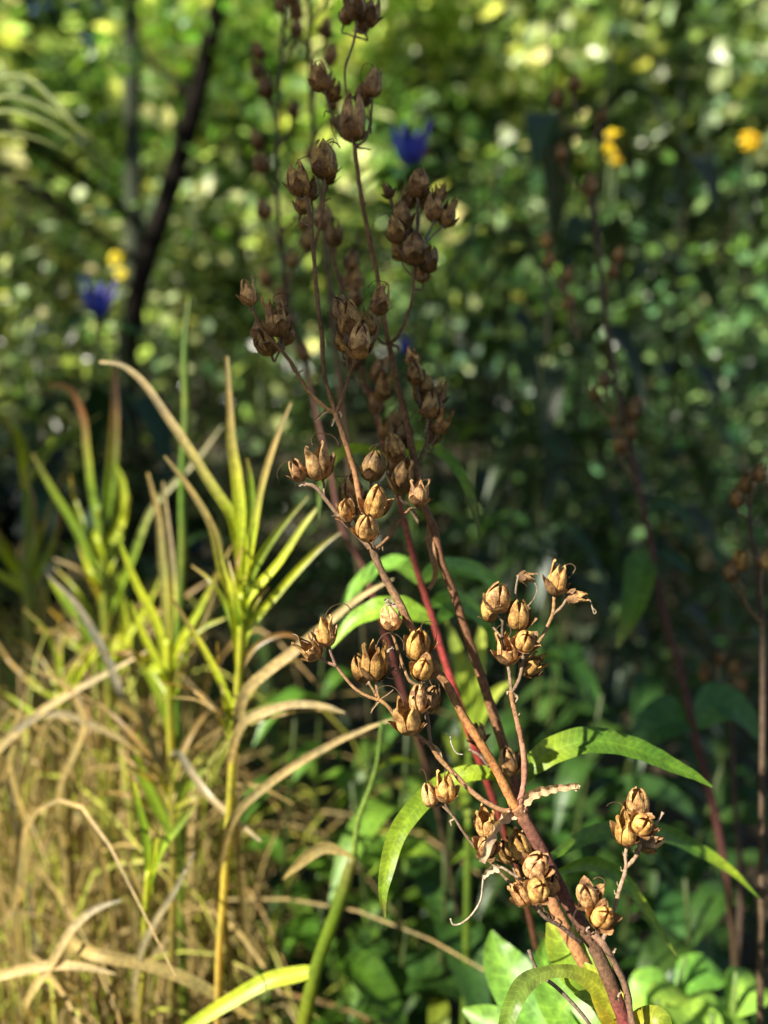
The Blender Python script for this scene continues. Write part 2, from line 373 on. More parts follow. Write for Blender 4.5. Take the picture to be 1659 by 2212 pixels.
# ground: one sheet to the horizon, dark leaf-mould soil
def ground():
    m, n, l = new_mat('leaf_mould_soil'); geo = n.new('ShaderNodeNewGeometry')
    f = noise(n, l, 14, 6, geo.outputs['Position'], .7); g = noise(n, l, 1.1, 3, geo.outputs['Position'])
    c = ramp(n, l, f, .35, .68, (.022, .016, .010), (.10, .075, .042))
    c = mul(n, l, c, ramp(n, l, g, .4, .6, (.7, .8, .55), (1.1, 1, .9)))
    p = n.new('ShaderNodeBsdfPrincipled'); p.inputs['Roughness'].default_value = .9; l.new(c, p.inputs['Base Color'])
    b = n.new('ShaderNodeBump'); b.inputs['Distance'].default_value = .03; l.new(f, b.inputs['Height']); l.new(b.outputs[0], p.inputs['Normal'])
    o = n.new('ShaderNodeOutputMaterial'); l.new(p.outputs[0], o.inputs[0])
    xs = np.concatenate([[-150, -60, -25], np.linspace(-8, 8, 41), [25, 60, 150]]); ys = np.concatenate([[-40, -15], np.linspace(-4, 12, 41), [25, 60, 170]])
    V = []; F = []
    for y in ys:
        for x in xs:
            near = abs(x) < 9 and -5 < y < 13
            V.append((x, y, random.uniform(-.03, .0) if near else -.02))
    w_ = len(xs)
    for j in range(len(ys) - 1):
        for i in range(w_ - 1): a = j*w_ + i; F.append((a, a + 1, a + w_ + 1, a + w_))
    me = mesh_data('ground', V, F); me.materials.append(m); o = bpy.data.objects.new('ground', me); COL.objects.link(o); o['kind'] = 'structure'
ground()

# far trees closing the view
FAR = 'sunlit trees at the back'
LIME = (.38, .58, .17); MID = (.11, .20, .040); DULL = (.19, .26, .11); DEEP = (.030, .072, .020); OLIVE = (.15, .18, .05)
far = [
 ('lime green leafy tree at the upper left, behind the upright trunk', (-3.6, 8.2), (-3.4, 8.0, 2.5), (1.9, 1.3, 2.3), LIME),
 ('bright green tree behind the dark leaning trunk', (-1.4, 9.4), (-1.5, 9.0, 2.7), (1.7, 1.2, 2.5), (.32, .52, .14)),
 ('pale lime tree in the top middle, above the blue flower', (.5, 8.6), (.6, 8.3, 2.4), (1.8, 1.2, 2.3), LIME),
 ('grey green tree at the top right of centre', (2.4, 9.0), (2.4, 8.7, 2.6), (1.7, 1.2, 2.5), DULL),
 ('dull green tree in the top right corner', (4.6, 8.4), (4.5, 8.2, 2.5), (1.9, 1.2, 2.4), (.13, .2, .06)),
 ('dark tree in the top left corner next to the blue sky gap', (-5.6, 9.0), (-5.4, 9.0, 2.9), (1.5, 1.2, 2.4), MID)]
for lab, b, c, r, col in far:
    c = (c[0], c[1], c[2] + .45); r = (r[0]*1.08, r[1], r[2]*1.22)
    tree('leafy_tree', lab, 'tree', (b[0], b[1], 0), c, r, 80, 7500, .13, tuple(q*.50 for q in col), .11, .22, FAR, 8, big=(.34, .24, tuple(min(.75, q*1.5 + .13) for q in col)))  # small leaves darkened as shaded gaps, big ones paled as sunlit spots
for lab, x, y, col in (('tall dark tree far behind, seen between the left crowns', -3, 12.5, MID), ('tall dark tree far behind the middle crowns', .2, 13, MID), ('tall dark tree far behind the right crowns', 3.4, 12.5, (.06, .11, .035)), ('tall tree far behind, right of the grey green crown', 1.9, 14.5, MID), ('tall tree far behind, left of the pale crown', -1.6, 14.5, (.09, .15, .03)), ('tall tree far behind at the right edge', 7, 12, (.06, .11, .035)), ('tall tree far behind at the left edge', -7.2, 12, (.09, .16, .03))):
    tree('tall_tree', lab, 'tree', (x, y, 0), (x, y, 4.2), (2.6, 1.4, 4.2), 150, 10000, .30, col, .2, .42, 'tall trees far behind', 8)

# shrubs in the middle distance
MIDG = 'bushes in the middle distance'
bush = [  # x, y, zc, rx, rz, leaf, colour, label
 (-1.75, 3.3, .75, .65, .75, .045, (.34, .44, .15), 'yellow green bush at the left edge below the dark branch'),
 (-.95, 3.6, .8, .6, .8, .04, (.30, .42, .14), 'pale leafy bush behind the blue flower on the left'),
 (-.25, 3.9, .8, .6, .85, .04, (.27, .31, .11), 'bush speckled with pale light discs behind the upper dry stalks'),
 (.45, 3.4, .85, .6, .85, .04, MID, 'green bush behind the large blue flower'),
 (1.1, 3.0, .8, .6, .9, .032, (.10, .20, .05), 'fine leaved green bush right of centre'),
 (1.75, 2.9, .75, .65, .85, .03, (.10, .21, .05), 'fine leaved bush at the right edge below the orange flower'),
 (.1, 2.4, .5, .5, .5, .035, DEEP, 'low dark bush in the middle behind the stalks'),
 (.85, 2.0, .45, .45, .5, .03, (.07, .16, .04), 'low dark green bush behind the reddish stalk'),
 (-.7, 2.3, .45, .5, .45, .035, (.14, .2, .06), 'low bush behind the sedge tips'),
 (-.66, 1.32, .26, .26, .36, .05, (.018, .05, .022), 'dark leafy bush under the blue flower on the left'),
 (-1.3, 2.2, .5, .45, .5, .035, (.2, .27, .07), 'low sunny bush at the left edge behind the sedge'),
 (1.25, 1.75, .5, .4, .55, .022, (.09, .2, .06), 'feathery green plant mass at the right edge')]
for x, y, z, rx, rz, lf, col, lab in bush:
    tree('bush', lab, 'bush', (x, y, 0), (x, y, z), (rx, rx*.75, rz), 42, 2900, lf*1.2, tuple(q*.28 for q in col), .012, .075, MIDG, 9, (.09, .07, .05), .55, .35, big=(.20, .021*y + .008, tuple(min(.7, q*1.9 + .09) for q in col)) if y > 1.5 else None)  # dark leaf colour stands for shade, pale big leaves for light discs

# bare dark trunks seen top left
def trunk_thing(name, pts, ws, label, col):
    P = [S(x, y, d) for x, y, d in pts]; b = root_of(P[-1]); t = thing(name, b, label, 'tree')
    P = P + [P[-1].lerp(b, .5), b - Vector((0, 0, .03))]; R = [px(q, p[2])/2 for q, p in zip(ws, pts)]; R += [R[-1]*1.1, R[-1]*1.3]
    add('trunk', tube(P, R, col, 10, 5, .06), M_BARK, t); return t, P
DK = (.012, .010, .008)
t, P = trunk_thing('young_tree', [(520, -160, 1.9), (470, 20, 1.85), (425, 210, 1.8), (370, 400, 1.75), (312, 580, 1.7), (275, 760, 1.7)], [34, 38, 42, 44, 42, 44], 'dark leaning trunk with sparse leaves in the upper left', DK)
for q, r in ((( (425, 210, 1.8), (330, 140, 1.9), (280, 60, 2.0)), 10), (((370, 400, 1.75), (470, 330, 1.8), (540, 240, 1.9)), 9)):
    add('limb', tube([S(*a) for a in q], [px(r, 1.8), px(r*.6, 1.8), px(r*.3, 1.8)], DK, 6, 4), M_BARK, t)
sp_ = []
for a_, n_, sg in (((455, 210, 1.9), 35, .10), ((400, 420, 1.85), 25, .09), ((450, 90, 1.95), 30, .12), ((300, 100, 1.9), 50, .10), ((540, 240, 1.85), 60, .09)):
    sp_.append(np.array(S(*a_)) + rng.normal(size=(n_, 3))*sg)
sp_ = np.concatenate(sp_); k_ = len(sp_)
add('crown', scatter(sp_, rng.uniform(.035, .06, k_), rng.uniform(.02, .035, k_), leafcols(k_, (.14, .26, .05), .4), nrm=np.array(SUN)[None]*.6 + rng.normal(size=(k_, 3))*.6), M_FOL, t, smooth=False)
t, P = trunk_thing('sapling', [(282, -160, 2.9), (284, 150, 2.9), (288, 430, 2.85), (292, 640, 2.85)], [34, 36, 38, 40], 'straight upright grey green trunk in the upper left', (.05, .06, .04))
add('limb', tube([S(288, 480, 2.85), S(240, 425, 2.6), S(120, 345, 2.4), S(0, 262, 2.3), S(-120, 190, 2.3)], [px(q, 2.5) for q in (11, 11, 10, 10, 8)], DK, 7, 5), M_BARK, t)
add('limb', tube([S(290, 560, 2.85), S(200, 500, 2.6), S(90, 420, 2.5), S(-60, 330, 2.5)], [px(q, 2.5) for q in (10, 9, 8, 7)], DK, 6, 5), M_BARK, t)

# unseen tree behind the photographer, crown shaped to light and shade the bed
def unseen_shade_tree():
    t = thing('unseen_shade_tree', Vector((-3.7, -.9, 0)), 'unseen leafy tree behind the photographer to the left, crown shaped to shade the bed', 'tree')
    s = np.array(SUN); e1 = np.cross(s, [0, 0, 1]); e1 /= np.linalg.norm(e1); e2 = np.cross(e1, s)
    uv = lambda p: np.stack([np.asarray(p) @ e1, np.asarray(p) @ e2], -1)
    lit, rad = [], []
    def L(x, y, d, r): lit.append(uv(np.array(S(x, y, d)))); rad.append(r)
    for x, y, d, r in LIT: L(x, y, d, r)
    lit_, rad_ = np.array(lit), np.array(rad)
    pts = []
    # dense boughs over the near bed
    n = 60000
    p0 = np.stack([rng.uniform(-1.6, 1.9, n), rng.uniform(-.3, 2.1, n), rng.uniform(.0, 1.3, n)], -1)
    q = uv(p0)
    keep = np.ones(n, bool)
    def mind(pts, r=0.):
        m = np.full(n, 9.)
        for a, b in zip(pts, np.broadcast_to(r, len(pts))): m = np.minimum(m, np.hypot(q[:, 0] - a[0], q[:, 1] - a[1]) - b)
        return m
    sh = np.array([uv(np.array(S(x, y, d))) for x, y, d in SHADE])
    keep &= (mind(lit_, rad_) > .014) | (mind(sh[:NCORE]) < .012)
    # openings in the crown: a lumpy pattern of gaps
    gap = np.zeros(n)
    for k in range(26):
        c = np.array([rng.uniform(-1.6, 1.8), rng.uniform(-.6, 2.6)]); gap = np.maximum(gap, np.exp(-(((q - c)**2).sum(1))/rng.uniform(.03, .09)**2))
    far_ = np.clip((p0[:, 1] - .7)/1.2, 0, 1)
    keep &= rng.random(n) > far_*.6
    near = mind(sh) < .07; core = mind(sh[:NCORE]) < .05
    keep &= core | (rng.random(n) > gap*1.6)
    keep &= near | (rng.random(n) < .22)
    p0 = p0[keep]; p = p0 + s[None]*rng.uniform(2.6, 3.3, (len(p0), 1))
    ok = ~((p[:, 1] > 0) & (p[:, 2] - CAM_H < p[:, 1]*.62)); p = p[ok]; n = len(p)
    dirs = rand_unit(n); dirs -= (dirs @ s)[:, None]*s[None]*.7; dirs /= np.linalg.norm(dirs, axis=1)[:, None]
    nr = s[None] + rng.normal(size=(n, 3))*.45
    Lf = rng.uniform(.045, .075, n)
    add('crown', scatter(p - dirs*Lf[:, None]*.5, Lf, rng.uniform(.03, .05, n), leafcols(n, (.06, .13, .03)), dirs=dirs, nrm=nr), M_FOL, t, smooth=False)
    bc = (.09, .07, .05); top = Vector((-3.0, -.7, 3.4))
    add('trunk', tube([Vector((-3.7, -.9, -.05)), Vector((-3.65, -.9, .9)), Vector((-3.4, -.8, 2.2)), top], [.16, .13, .11, .07], bc, 10, 4), M_BARK, t)
    clear = lambda v: (np.hypot(*(lit_ - uv(np.array(v))).T) - rad_).min() > .025
    k = 0
    for trial in range(400):                    # limbs that leave the gaps open
        e = Vector(p[rng.integers(0, n)]); a = Vector((-3.4, -.8, 2.2)).lerp(top, random.random()); m_ = a.lerp(e, .5) + Vector((0, 0, .2))
        if not all(clear(v) for v in (e, m_.lerp(e, .8), m_.lerp(e, .6), m_.lerp(e, .4), m_.lerp(e, .2), m_, a.lerp(m_, .5))): continue
        k += 1
        if k > 14: break
        add('limb', tube([a, a.lerp(e, .5) + Vector((0, 0, .2)), e], [.022, .011, .003], bc, 6, 4), M_BARK, t)
# points chosen to be sunlit, crown leaves left out there (frame x, y, depth, radius in m) and points chosen to be shaded
LIT = [(x, y, .20, .044) for x in range(650, 1480, 110) for y in range(1270, 2300, 110)]
LIT += [(x, y, .20, .032) for x, y in ((1200, 1240), (1080, 1270), (1250, 1290), (1130, 1260))]
LIT += [(x, y, .21, .040) for x, y in ((640, 1020), (690, 1010), (700, 1100), (770, 1130), (810, 1090), (900, 1060), (860, 970), (800, 1190), (850, 1240), (955, 920))]
rl = random.Random(5)
LIT += [(x, y, d, .040) for x in range(-50, 720, 120) for y in range(980, 2300, 120) for d in (.27, .36, .46) if y < 1450 or rl.random() < .42]
LIT += [(x, y, d, .035) for x, y, d in ((700, 1400, .48), (650, 1520, .45), (780, 1560, .45), (880, 1560, .42), (760, 1690, .45), (960, 1500, .45), (885, 300, .62), (690, 167, .236))]
LIT += [(x, y, .29, .03) for x, y in ((230, 790), (300, 830), (360, 900), (240, 900), (490, 800), (500, 900), (620, 880), (600, 950))]
LIT += [(x, y, d, .045) for x, y, d in ((850, 1240, .33), (760, 1290, .34), (950, 1240, .33), (1050, 1270, .34), (1030, 1380, .37), (970, 1400, .37), (1080, 1340, .35), (800, 1340, .33), (920, 1340, .33), (1000, 1010, .3), (720, 1000, .3), (1230, 2100, .24), (1130, 2150, .3), (1080, 2150, .28), (1365, 1280, .408), (1335, 1390, .392), (1350, 1340, .40), (1250, 1610, .23), (1400, 1630, .24), (1500, 1690, .25), (850, 1850, .23), (1530, 1850, .28), (1620, 1930, .3), (1400, 2000, .28), (700, 1450, .45), (640, 1560, .45), (880, 1600, .42), (780, 1700, .45), (50, 990, .5))]
LIT += [(x, y, d, .05) for x, y, d in ((500, 860, .30), (430, 1000, .30), (500, 1000, .30), (600, 960, .30), (520, 1120, .30), (620, 1110, .30), (680, 1110, .30), (530, 1240, .30), (620, 1220, .30), (460, 1130, .30), (1130, 2130, .27), (1200, 2130, .25), (1250, 2060, .235), (1070, 2150, .28), (1090, 2210, .2))]
LIT += [(x, y, d, .06) for x, y, d in ((885, 318, .62), (212, 648, .8), (1480, 2130, .36), (1560, 2080, .36), (1600, 2180, .36), (1420, 2150, .34), (1640, 2100, .36), (1322, 310, 1.1), (1622, 303, 1.2), (250, 570, 1.5), (230, 550, 1.5), (275, 590, 1.45), (110, 230, .5), (220, 320, .5), (0, 220, .5), (60, 300, .5), (160, 330, .5), (590, 850, .8))]
SHADE = [(x, y, .222) for x in range(500, 1000, 60) for y in range(-60, 800, 60)] + [(x, y, .27) for x in range(600, 1000, 60) for y in range(-60, 600, 60)] \
      + [(x, y, d) for x in range(1000, 1660, 90) for y in range(560, 1650, 90) for d in (.55, .85)] + [(x, y, .8) for x in range(0, 700, 80) for y in range(620, 1000, 80)]
NCORE = sum(1 for q in SHADE if q[2] < .28)
unseen_shade_tree()
# added unseen tree further back along the sunlight: breaks the light on the far foliage into patches
def added_shade_tree():
    t = thing('added_shade_tree', Vector((-7.5, -1.5, 0)), 'added tall tree out of view on the left, put in to dapple the far foliage', 'tree')
    s = np.array(SUN); nc, n = 190, 12000
    cl = np.stack([rng.uniform(-8, 8, nc), rng.uniform(11, 15, nc), rng.uniform(0, 8, nc)], -1)
    cl[:45] = np.stack([rng.uniform(-1.0, 6, 45), rng.uniform(2.3, 9, 45), rng.uniform(0, 3.8, 45)], -1)
    ki = rng.integers(0, nc, n); p = cl[ki] + rng.normal(size=(n, 3))*np.where(ki < 45, .28, .55)[:, None] + s[None]*np.where(ki < 45, 1., 1.35)[:, None]*rng.uniform(8.5, 9.5, (n, 1))
    dirs = rand_unit(n); nr = s[None] + rng.normal(size=(n, 3))*.6
    add('crown', scatter(p, rng.uniform(.14, .24, n)*np.where(ki < 45, 1, 1.9), rng.uniform(.10, .16, n)*np.where(ki < 45, 1, 1.9), leafcols(n, (.06, .13, .03)), dirs=dirs, nrm=nr), M_FOL, t, smooth=False)
    bc = (.08, .065, .05); a = Vector((-7.3, -.9, 3.4)); top = Vector((-6.4, .6, 7.5))
    add('trunk', tube([Vector((-7.5, -1.5, -.05)), Vector((-7.4, -1.3, 1.5)), a, top], [.32, .27, .22, .12], bc, 10, 4), M_BARK, t)
    for k in range(18):
        e = Vector(p[rng.integers(0, n)]); b = a.lerp(top, random.random())
        add('limb', tube([b, b.lerp(e, .5) + Vector((0, 0, .5)), e], [.09, .05, .01], bc, 6, 4), M_BARK, t)
added_shade_tree()

# ================================================================== DRY SEED STALKS
# --- the stalk in focus
dA = lambda y: .2 + (1743 - y)/1324*.020 if y < 1743 else .2 - (y - 1743)/460*.004
STK = 'dried stalks with brown seed capsules'
A = Stalk('seed_stalk', dA, (1400, 2350), 'nearest dried stalk, in focus, golden capsules from top centre down to bottom right', STK, 10)
low = A.pt((1420, 2420)); gA = A.root.location
# lower stem, purple red, from the ground up to the big node
P = [gA - Vector((0, 0, .02)), gA.lerp(low, .5) + Vector((.012, .01, 0)), low] + [A.pt(p) for p in ((1347, 2202), (1314, 2113), (1275, 2029), (1216, 1931), (1170, 1838), (1130, 1768), (1114, 1742))]
add('stem', tube(P, [.0029, .0028, .0026] + [px(q, .2)/2 for q in (30, 30, 30, 29, 28, 28, 31)],
    [PURP, PURP, PURP, (.23, .055, .05), (.15, .08, .045), (.13, .07, .04), (.15, .058, .042), (.15, .06, .042), (.21, .095, .055), (.34, .17, .08)], 14, 7, .05), M_STEM, A.root)
A.limb('stem', [(1113, 1746), (1098, 1715), (1069, 1657), (1039, 1607), (1001, 1548), (972, 1490), (943, 1446), (887, 1352), (864, 1305), (828, 1241), (806, 1190), (788, 1125), (776, 1071), (767, 1025), (750, 967), (737, 928), (725, 892)],
       [24, 22, 21, 21, 20, 20, 20, 19, 20, 18, 18, 15, 14, 14, 14, 13, 14], [(.42, .19, .06), ORANGE, ORANGE, ORANGE, (.33, .15, .055), (.30, .15, .06), (.30, .15, .06), (.27, .14, .06), (.25, .14, .07), (.2, .12, .065), (.2, .12, .065), (.25, .13, .06), (.28, .14, .06), (.28, .14, .06), (.28, .14, .06), (.26, .14, .07), (.26, .14, .07)], 6, .07)
A.limb('stem', [(725, 893), (718, 870), (704, 826), (697, 770), (695, 729), (687, 658), (681, 593), (676, 532), (670, 470), (660, 425)], [11, 10], (BROWN, BROWN))
A.limb('branch', [(677, 545), (688, 500), (698, 440), (701, 392)], [7, 8], (BROWN, BROWN))
A.cap(644, 388, (662, 430), 72, -8, 8, .95, .8, style=True)
A.cap(701, 345, (701, 395), 78, 2, 10, .12, .62, style=True)
A.thread([(735, 318), (728, 310), (718, 306), (709, 309)], 3, (.09, .05, .03)); A.bract([(697, 440), (708, 432), (716, 430)], 6)
# node with crossing bracts
A.bract([(724, 890), (705, 888), (692, 898), (682, 908)], 10); A.bract([(727, 890), (735, 897), (722, 905), (716, 920)], 11, (.3, .22, .15))
# left branch of the upper node
A.limb('branch', [(724, 893), (705, 882), (687, 866), (665, 843), (647, 815), (630, 785), (608, 758), (579, 726), (558, 695), (546, 667)], [11, 8], (TAN, BROWN))
A.cap(536, 634, (546, 668), 52, -6, 20, .95, 1.15, style=False, dz=.001); A.cap(597, 690, (612, 760), 72, -6, 12, .95, .72, style=True)
A.cap(576, 738, (604, 757), 66, -18, 30, .45, .6, dz=.006); A.cap(618, 722, (625, 778), 48, 12, 10, .45, .5, dz=.008)
A.bract([(626, 782), (640, 805), (655, 800)], 6); A.bract([(579, 727), (568, 706), (560, 702)], 6); A.bract([(650, 818), (640, 812), (632, 820)], 4)
# right branch of the upper node
A.limb('branch', [(727, 891), (735, 872), (747, 837), (758, 800), (778, 772), (800, 750), (815, 719), (820, 690)], [10, 7], (BROWN, BROWN))
A.cap(754, 689, (764, 790), 77, -8, 22, .12, .78, dz=-.001, style=True); A.cap(777, 737, (762, 795), 77, 14, 28, .12, .88, dz=-.007, style=False)
A.cap(823, 650, (820, 694), 58, 16, 8, .95, .8, style=True)
for x, y in ((800, 752), (790, 765), (750, 835), (806, 740)): A.bract([(x, y), (x + random.uniform(-8, 8), y - 9), (x + random.uniform(-14, 14), y - 14)], 6)
# mid cluster at the node by (806, 1188)
A.limb('branch', [(800, 1186), (786, 1170), (737, 1120), (705, 1081), (679, 1051), (660, 1046)], [12, 9], ((.22, .14, .08), (.22, .15, .10)))
A.cap(643, 1018, (664, 1047), 52, -24, 18, .95, 1.15, style=True); A.cap(686, 998, (700, 1072), 80, -14, 22, .95, .95, dz=-.002)
A.cap(748, 1100, (752, 1138), 58, -18, 45, .45, .95, dz=-.003); A.cap(762, 1058, (770, 1140), 66, -6, 18, .45, .6, dz=.006)
A.cap(804, 1006, (812, 1140), 68, 4, 15, .12, .62, dz=.003); A.cap(811, 1084, (806, 1180), 78, 10, 40, .12, 1.12, dz=-.008, style=False); A.cap(794, 1140, (804, 1186), 68, 2, 52, .12, 1.1, dz=-.014, style=False)
A.limb('branch', [(812, 1186), (841, 1159), (861, 1126), (887, 1098)], [9, 7], (BROWN, BROWN)); A.cap(906, 1065, (888, 1098), 62, 8, 10, .95, 1.0)
A.bract([(737, 1120), (726, 1112), (716, 1114)], 8, (.12, .08, .05)); A.bract([(806, 1200), (800, 1180), (792, 1172)], 12, (.3, .23, .16)); A.bract([(816, 1185), (824, 1178), (826, 1190)], 6)
A.bract([(700, 1075), (692, 1064), (690, 1052)], 6); A.bract([(660, 1047), (652, 1044), (646, 1050)], 10, (.33, .26, .19))
# broken grey stub on the stem
A.bract([(868, 1330), (862, 1312), (846, 1306), (832, 1304)], 15, (.34, .28, .2), name='broken_stub'); A.bract([(846, 1306), (838, 1294), (830, 1298)], 11, (.3, .25, .18), name='broken_stub')
# long left branch of the big node
A.limb('branch', [(1112, 1748), (1095, 1752), (1060, 1739), (1016, 1707), (981, 1671), (945, 1633), (928, 1607)], [13, 11], ((.40, .22, .12), TAN))
A.limb('branch', [(930, 1610), (915, 1597), (896, 1585), (866, 1572), (852, 1545), (837, 1525), (819, 1511)], [10, 9], (BROWN, TAN))
A.limb('branch', [(820, 1513), (799, 1506), (770, 1490), (740, 1457), (726, 1440), (702, 1428), (686, 1412)], [8, 7], (TAN, (.22, .13, .09)))
A.limb('branch', [(726, 1441), (720, 1424), (714, 1408), (711, 1392)], [8, 6], ((.2, .12, .09),)*2)
A.cap(669, 1401, (687, 1413), 56, -32, 20, .95, 1.25, style=False); A.cap(703, 1366, (711, 1394), 66, -6, 14, .95, 1.15, style=True)
A.thread([(668, 1390), (650, 1382), (640, 1372), (631, 1370)], 2.5); A.thread([(678, 1355), (676, 1370), (674, 1390)], 2.5, (.08, .05, .03))
A.limb('branch', [(819, 1511), (815, 1490), (812, 1468)], [8, 7], (TAN, GREYB)); A.cap(810, 1432, (812, 1470), 76, 4, 14, .95, .82, style=True, dz=-.002)
A.limb('branch', [(815, 1506), (805, 1488), (796, 1473)], [7, 6], (TAN, GREYB)); A.cap(781, 1444, (797, 1474), 64, -16, 18, .45, .8, dz=.005, style=False)
A.bract([(819, 1512), (806, 1528), (800, 1540)], 7); A.thread([(822, 1510), (838, 1500), (850, 1490)], 3.5, (.2, .13, .08)); A.bract([(838, 1433), (834, 1415), (838, 1402), (850, 1398)], 14, (.4, .32, .25))
A.limb('branch', [(914, 1484), (897, 1478), (885, 1470), (875, 1449), (858, 1399), (847, 1366)], [9, 7], (GREYB, TAN)); A.cap(843, 1335, (846, 1368), 58, -4, 8, .12, 1.45, style=False, dz=-.004)
A.limb('branch', [(930, 1608), (928, 1590), (924, 1555), (917, 1512), (915, 1480)], [10, 8], ((.2, .13, .08),)*2)
A.cap(904, 1510, (920, 1535), 66, 2, 18, .45, 1.05, dz=-.004); A.cap(930, 1510, (926, 1560), 60, 12, 10, .12, .5, dz=.006)
A.cap(880, 1553, (902, 1588), 74, -14, 24, .95, 1.12, dz=-.005, style=True)
A.cap(905, 1392, (914, 1482), 76, 6, 30, .45, .85, dz=-.005, style=True); A.cap(915, 1443, (916, 1486), 70, 6, 50, .12, 1.1, dz=-.012, style=False)
A.thread([(868, 1420), (864, 1440), (868, 1452), (860, 1448), (862, 1440)], 3, (.12, .08, .05)); A.thread([(842, 1437), (855, 1450), (862, 1446), (850, 1466), (832, 1463), (822, 1474)], 2.5)
A.thread([(905, 1596), (908, 1606), (916, 1608), (914, 1600)], 4, (.14, .1, .06)); A.bract([(930, 1608), (946, 1620), (952, 1640), (950, 1648)], 10, (.35, .24, .15))
A.thread([(962, 1584), (970, 1586), (975, 1606), (988, 1628), (1000, 1630)], 3, (.45, .4, .33)); A.thread([(1056, 1656), (1036, 1632), (1012, 1618)], 6, (.25, .17, .12))
# right branch of the big node
A.limb('branch', [(1118, 1742), (1124, 1728), (1132, 1686), (1131, 1627), (1121, 1575), (1113, 1540), (1105, 1504), (1104, 1492)], [15, 11], ((.40, .18, .14), TAN), wob=.12)
A.limb('branch', [(1105, 1496), (1101, 1460), (1097, 1432)], [9, 8], (GREYB, GREYB)); A.cap(1097, 1404, (1097, 1434), 66, -2, 18, .95, 1.05, style=True)
A.limb('branch', [(1106, 1494), (1114, 1483), (1124, 1460), (1129, 1430), (1132, 1412)], [9, 8], (GREYB, (.17, .12, .07)))
A.cap(1136, 1381, (1132, 1416), 58, 2, 52, .12, 1.12, dz=-.008, style=False); A.cap(1148, 1437, (1131, 1424), 56, 40, 30, .95, .85, dz=.003)
A.cap(1120, 1329, (1128, 1424), 70, -6, 26, .45, 1.0, dz=-.002, style=False); A.limb('branch', [(1097, 1440), (1090, 1400), (1085, 1372), (1086, 1340)], [8, 6], ((.13, .09, .06),)*2)
A.cap(1077, 1290, (1086, 1344), 66, 2, 18, .12, .85, style=False, dz=-.002); A.cap(1056, 1317, (1085, 1378), 56, -16, 18, .12, .8, dz=.006)
A.limb('branch', [(1134, 1416), (1150, 1402), (1162, 1390), (1183, 1352), (1194, 1326), (1197, 1290)], [10, 8], ((.17, .12, .07), TAN)); A.cap(1203, 1255, (1197, 1294), 68, 8, 12, .95, .95, style=False)
A.thread([(1214, 1226), (1232, 1218), (1243, 1226), (1238, 1238), (1228, 1250)], 3, (.09, .06, .035))
A.limb('branch', [(1194, 1328), (1206, 1318), (1215, 1309), (1224, 1294)], [8, 6], (GREYB, GREYB)); A.cap(1244, 1289, (1224, 1295), 46, 82, 5, .95, .9, style=False)
A.thread([(1264, 1288), (1274, 1296), (1280, 1315), (1284, 1326), (1288, 1322), (1279, 1312)], 3, (.3, .24, .16)); A.thread([(1113, 1340), (1113, 1296), (1116, 1262), (1122, 1243), (1134, 1240)], 5, (.2, .15, .10))
A.cap(1137, 1247, (1124, 1242), 34, 96, 15, .95, .55, style=False); A.thread([(1150, 1250), (1160, 1272), (1154, 1292), (1138, 1312)], 2.5)
A.bract([(1107, 1496), (1096, 1492), (1094, 1500)], 8, (.42, .33, .24)); A.bract([(1107, 1500), (1115, 1505), (1108, 1522)], 10, (.36, .26, .17)); A.bract([(1110, 1530), (1114, 1546), (1122, 1540)], 8, (.36, .26, .17))
A.bract([(1112, 1410), (1124, 1406), (1134, 1396)], 5)
# dried leaves at the big node
A.bract([(1120, 1740), (1136, 1724), (1160, 1709), (1180, 1706), (1200, 1701), (1225, 1699), (1248, 1694)], 26, (.50, .33, .19), name='dried_leaf')
A.bract([(1248, 1694), (1244, 1704), (1248, 1708)], 12, (.55, .42, .28), name='dried_leaf')
A.bract([(1112, 1748), (1098, 1758), (1081, 1768, -.003), (1066, 1792, -.01), (1052, 1828, -.016), (1040, 1862, -.016)], 30, (.52, .36, .24), name='dried_leaf')
# lower left group: branch from (1250, 2033)
A.limb('branch', [(1256, 2036, -.003), (1235, 2020, -.004), (1208, 1999, -.005), (1178, 1982, -.006), (1162, 1966, -.006)], [11, 9], ((.13, .085, .06), (.16, .11, .08)))
A.limb('branch', [(1162, 1966, -.006), (1130, 1935, -.003), (1090, 1895), (1048, 1850), (1030, 1834), (1000, 1796), (979, 1764), (952, 1737)], [8, 6], (GREYB, GREYB))
A.cap(928, 1716, (954, 1740), 50, -12, 18, .45, 1.3, style=True); A.cap(962, 1704, (978, 1762), 62, -4, 16, .95, 1.25, style=True, dz=-.003); A.bract([(980, 1766), (972, 1772), (974, 1784)], 7, (.42, .32, .22))
A.cap(1050, 1778, (1062, 1862), 70, -6, 14, .95, 1.15, style=False, dz=.002); A.cap(1052, 1826, (1066, 1868), 60, -8, 42, .12, 1.0, dz=-.004)
A.cap(1122, 1826, (1140, 1940), 78, -16, 16, .45, .95, dz=.008, style=False); A.cap(1096, 1838, (1125, 1930), 60, -20, 20, .45, .6, dz=.014)
A.cap(1157, 1870, (1162, 1962), 72, 4, 34, .12, 1.12, dz=-.010, style=False); A.cap(1163, 1921, (1166, 1968), 64, 2, 50, .12, 1.15, dz=-.016, style=False)
A.cap(1124, 1926, (1156, 1962), 66, -34, 22, .95, 1.1, dz=-.006, style=False); A.cap(1190, 1908, (1172, 1972), 60, 14, 26, .12, .55, dz=-.007, style=False)
A.thread([(1160, 1962, -.006), (1135, 1908, -.006), (1102, 1885, -.006), (1084, 1874, -.006), (1072, 1872, -.006)], 6, (.34, .25, .17))
A.bract([(1076, 1872, -.006), (1062, 1876, -.006), (1050, 1886, -.006), (1043, 1896, -.006)], 18, (.5, .4, .28), name='withered_pod')
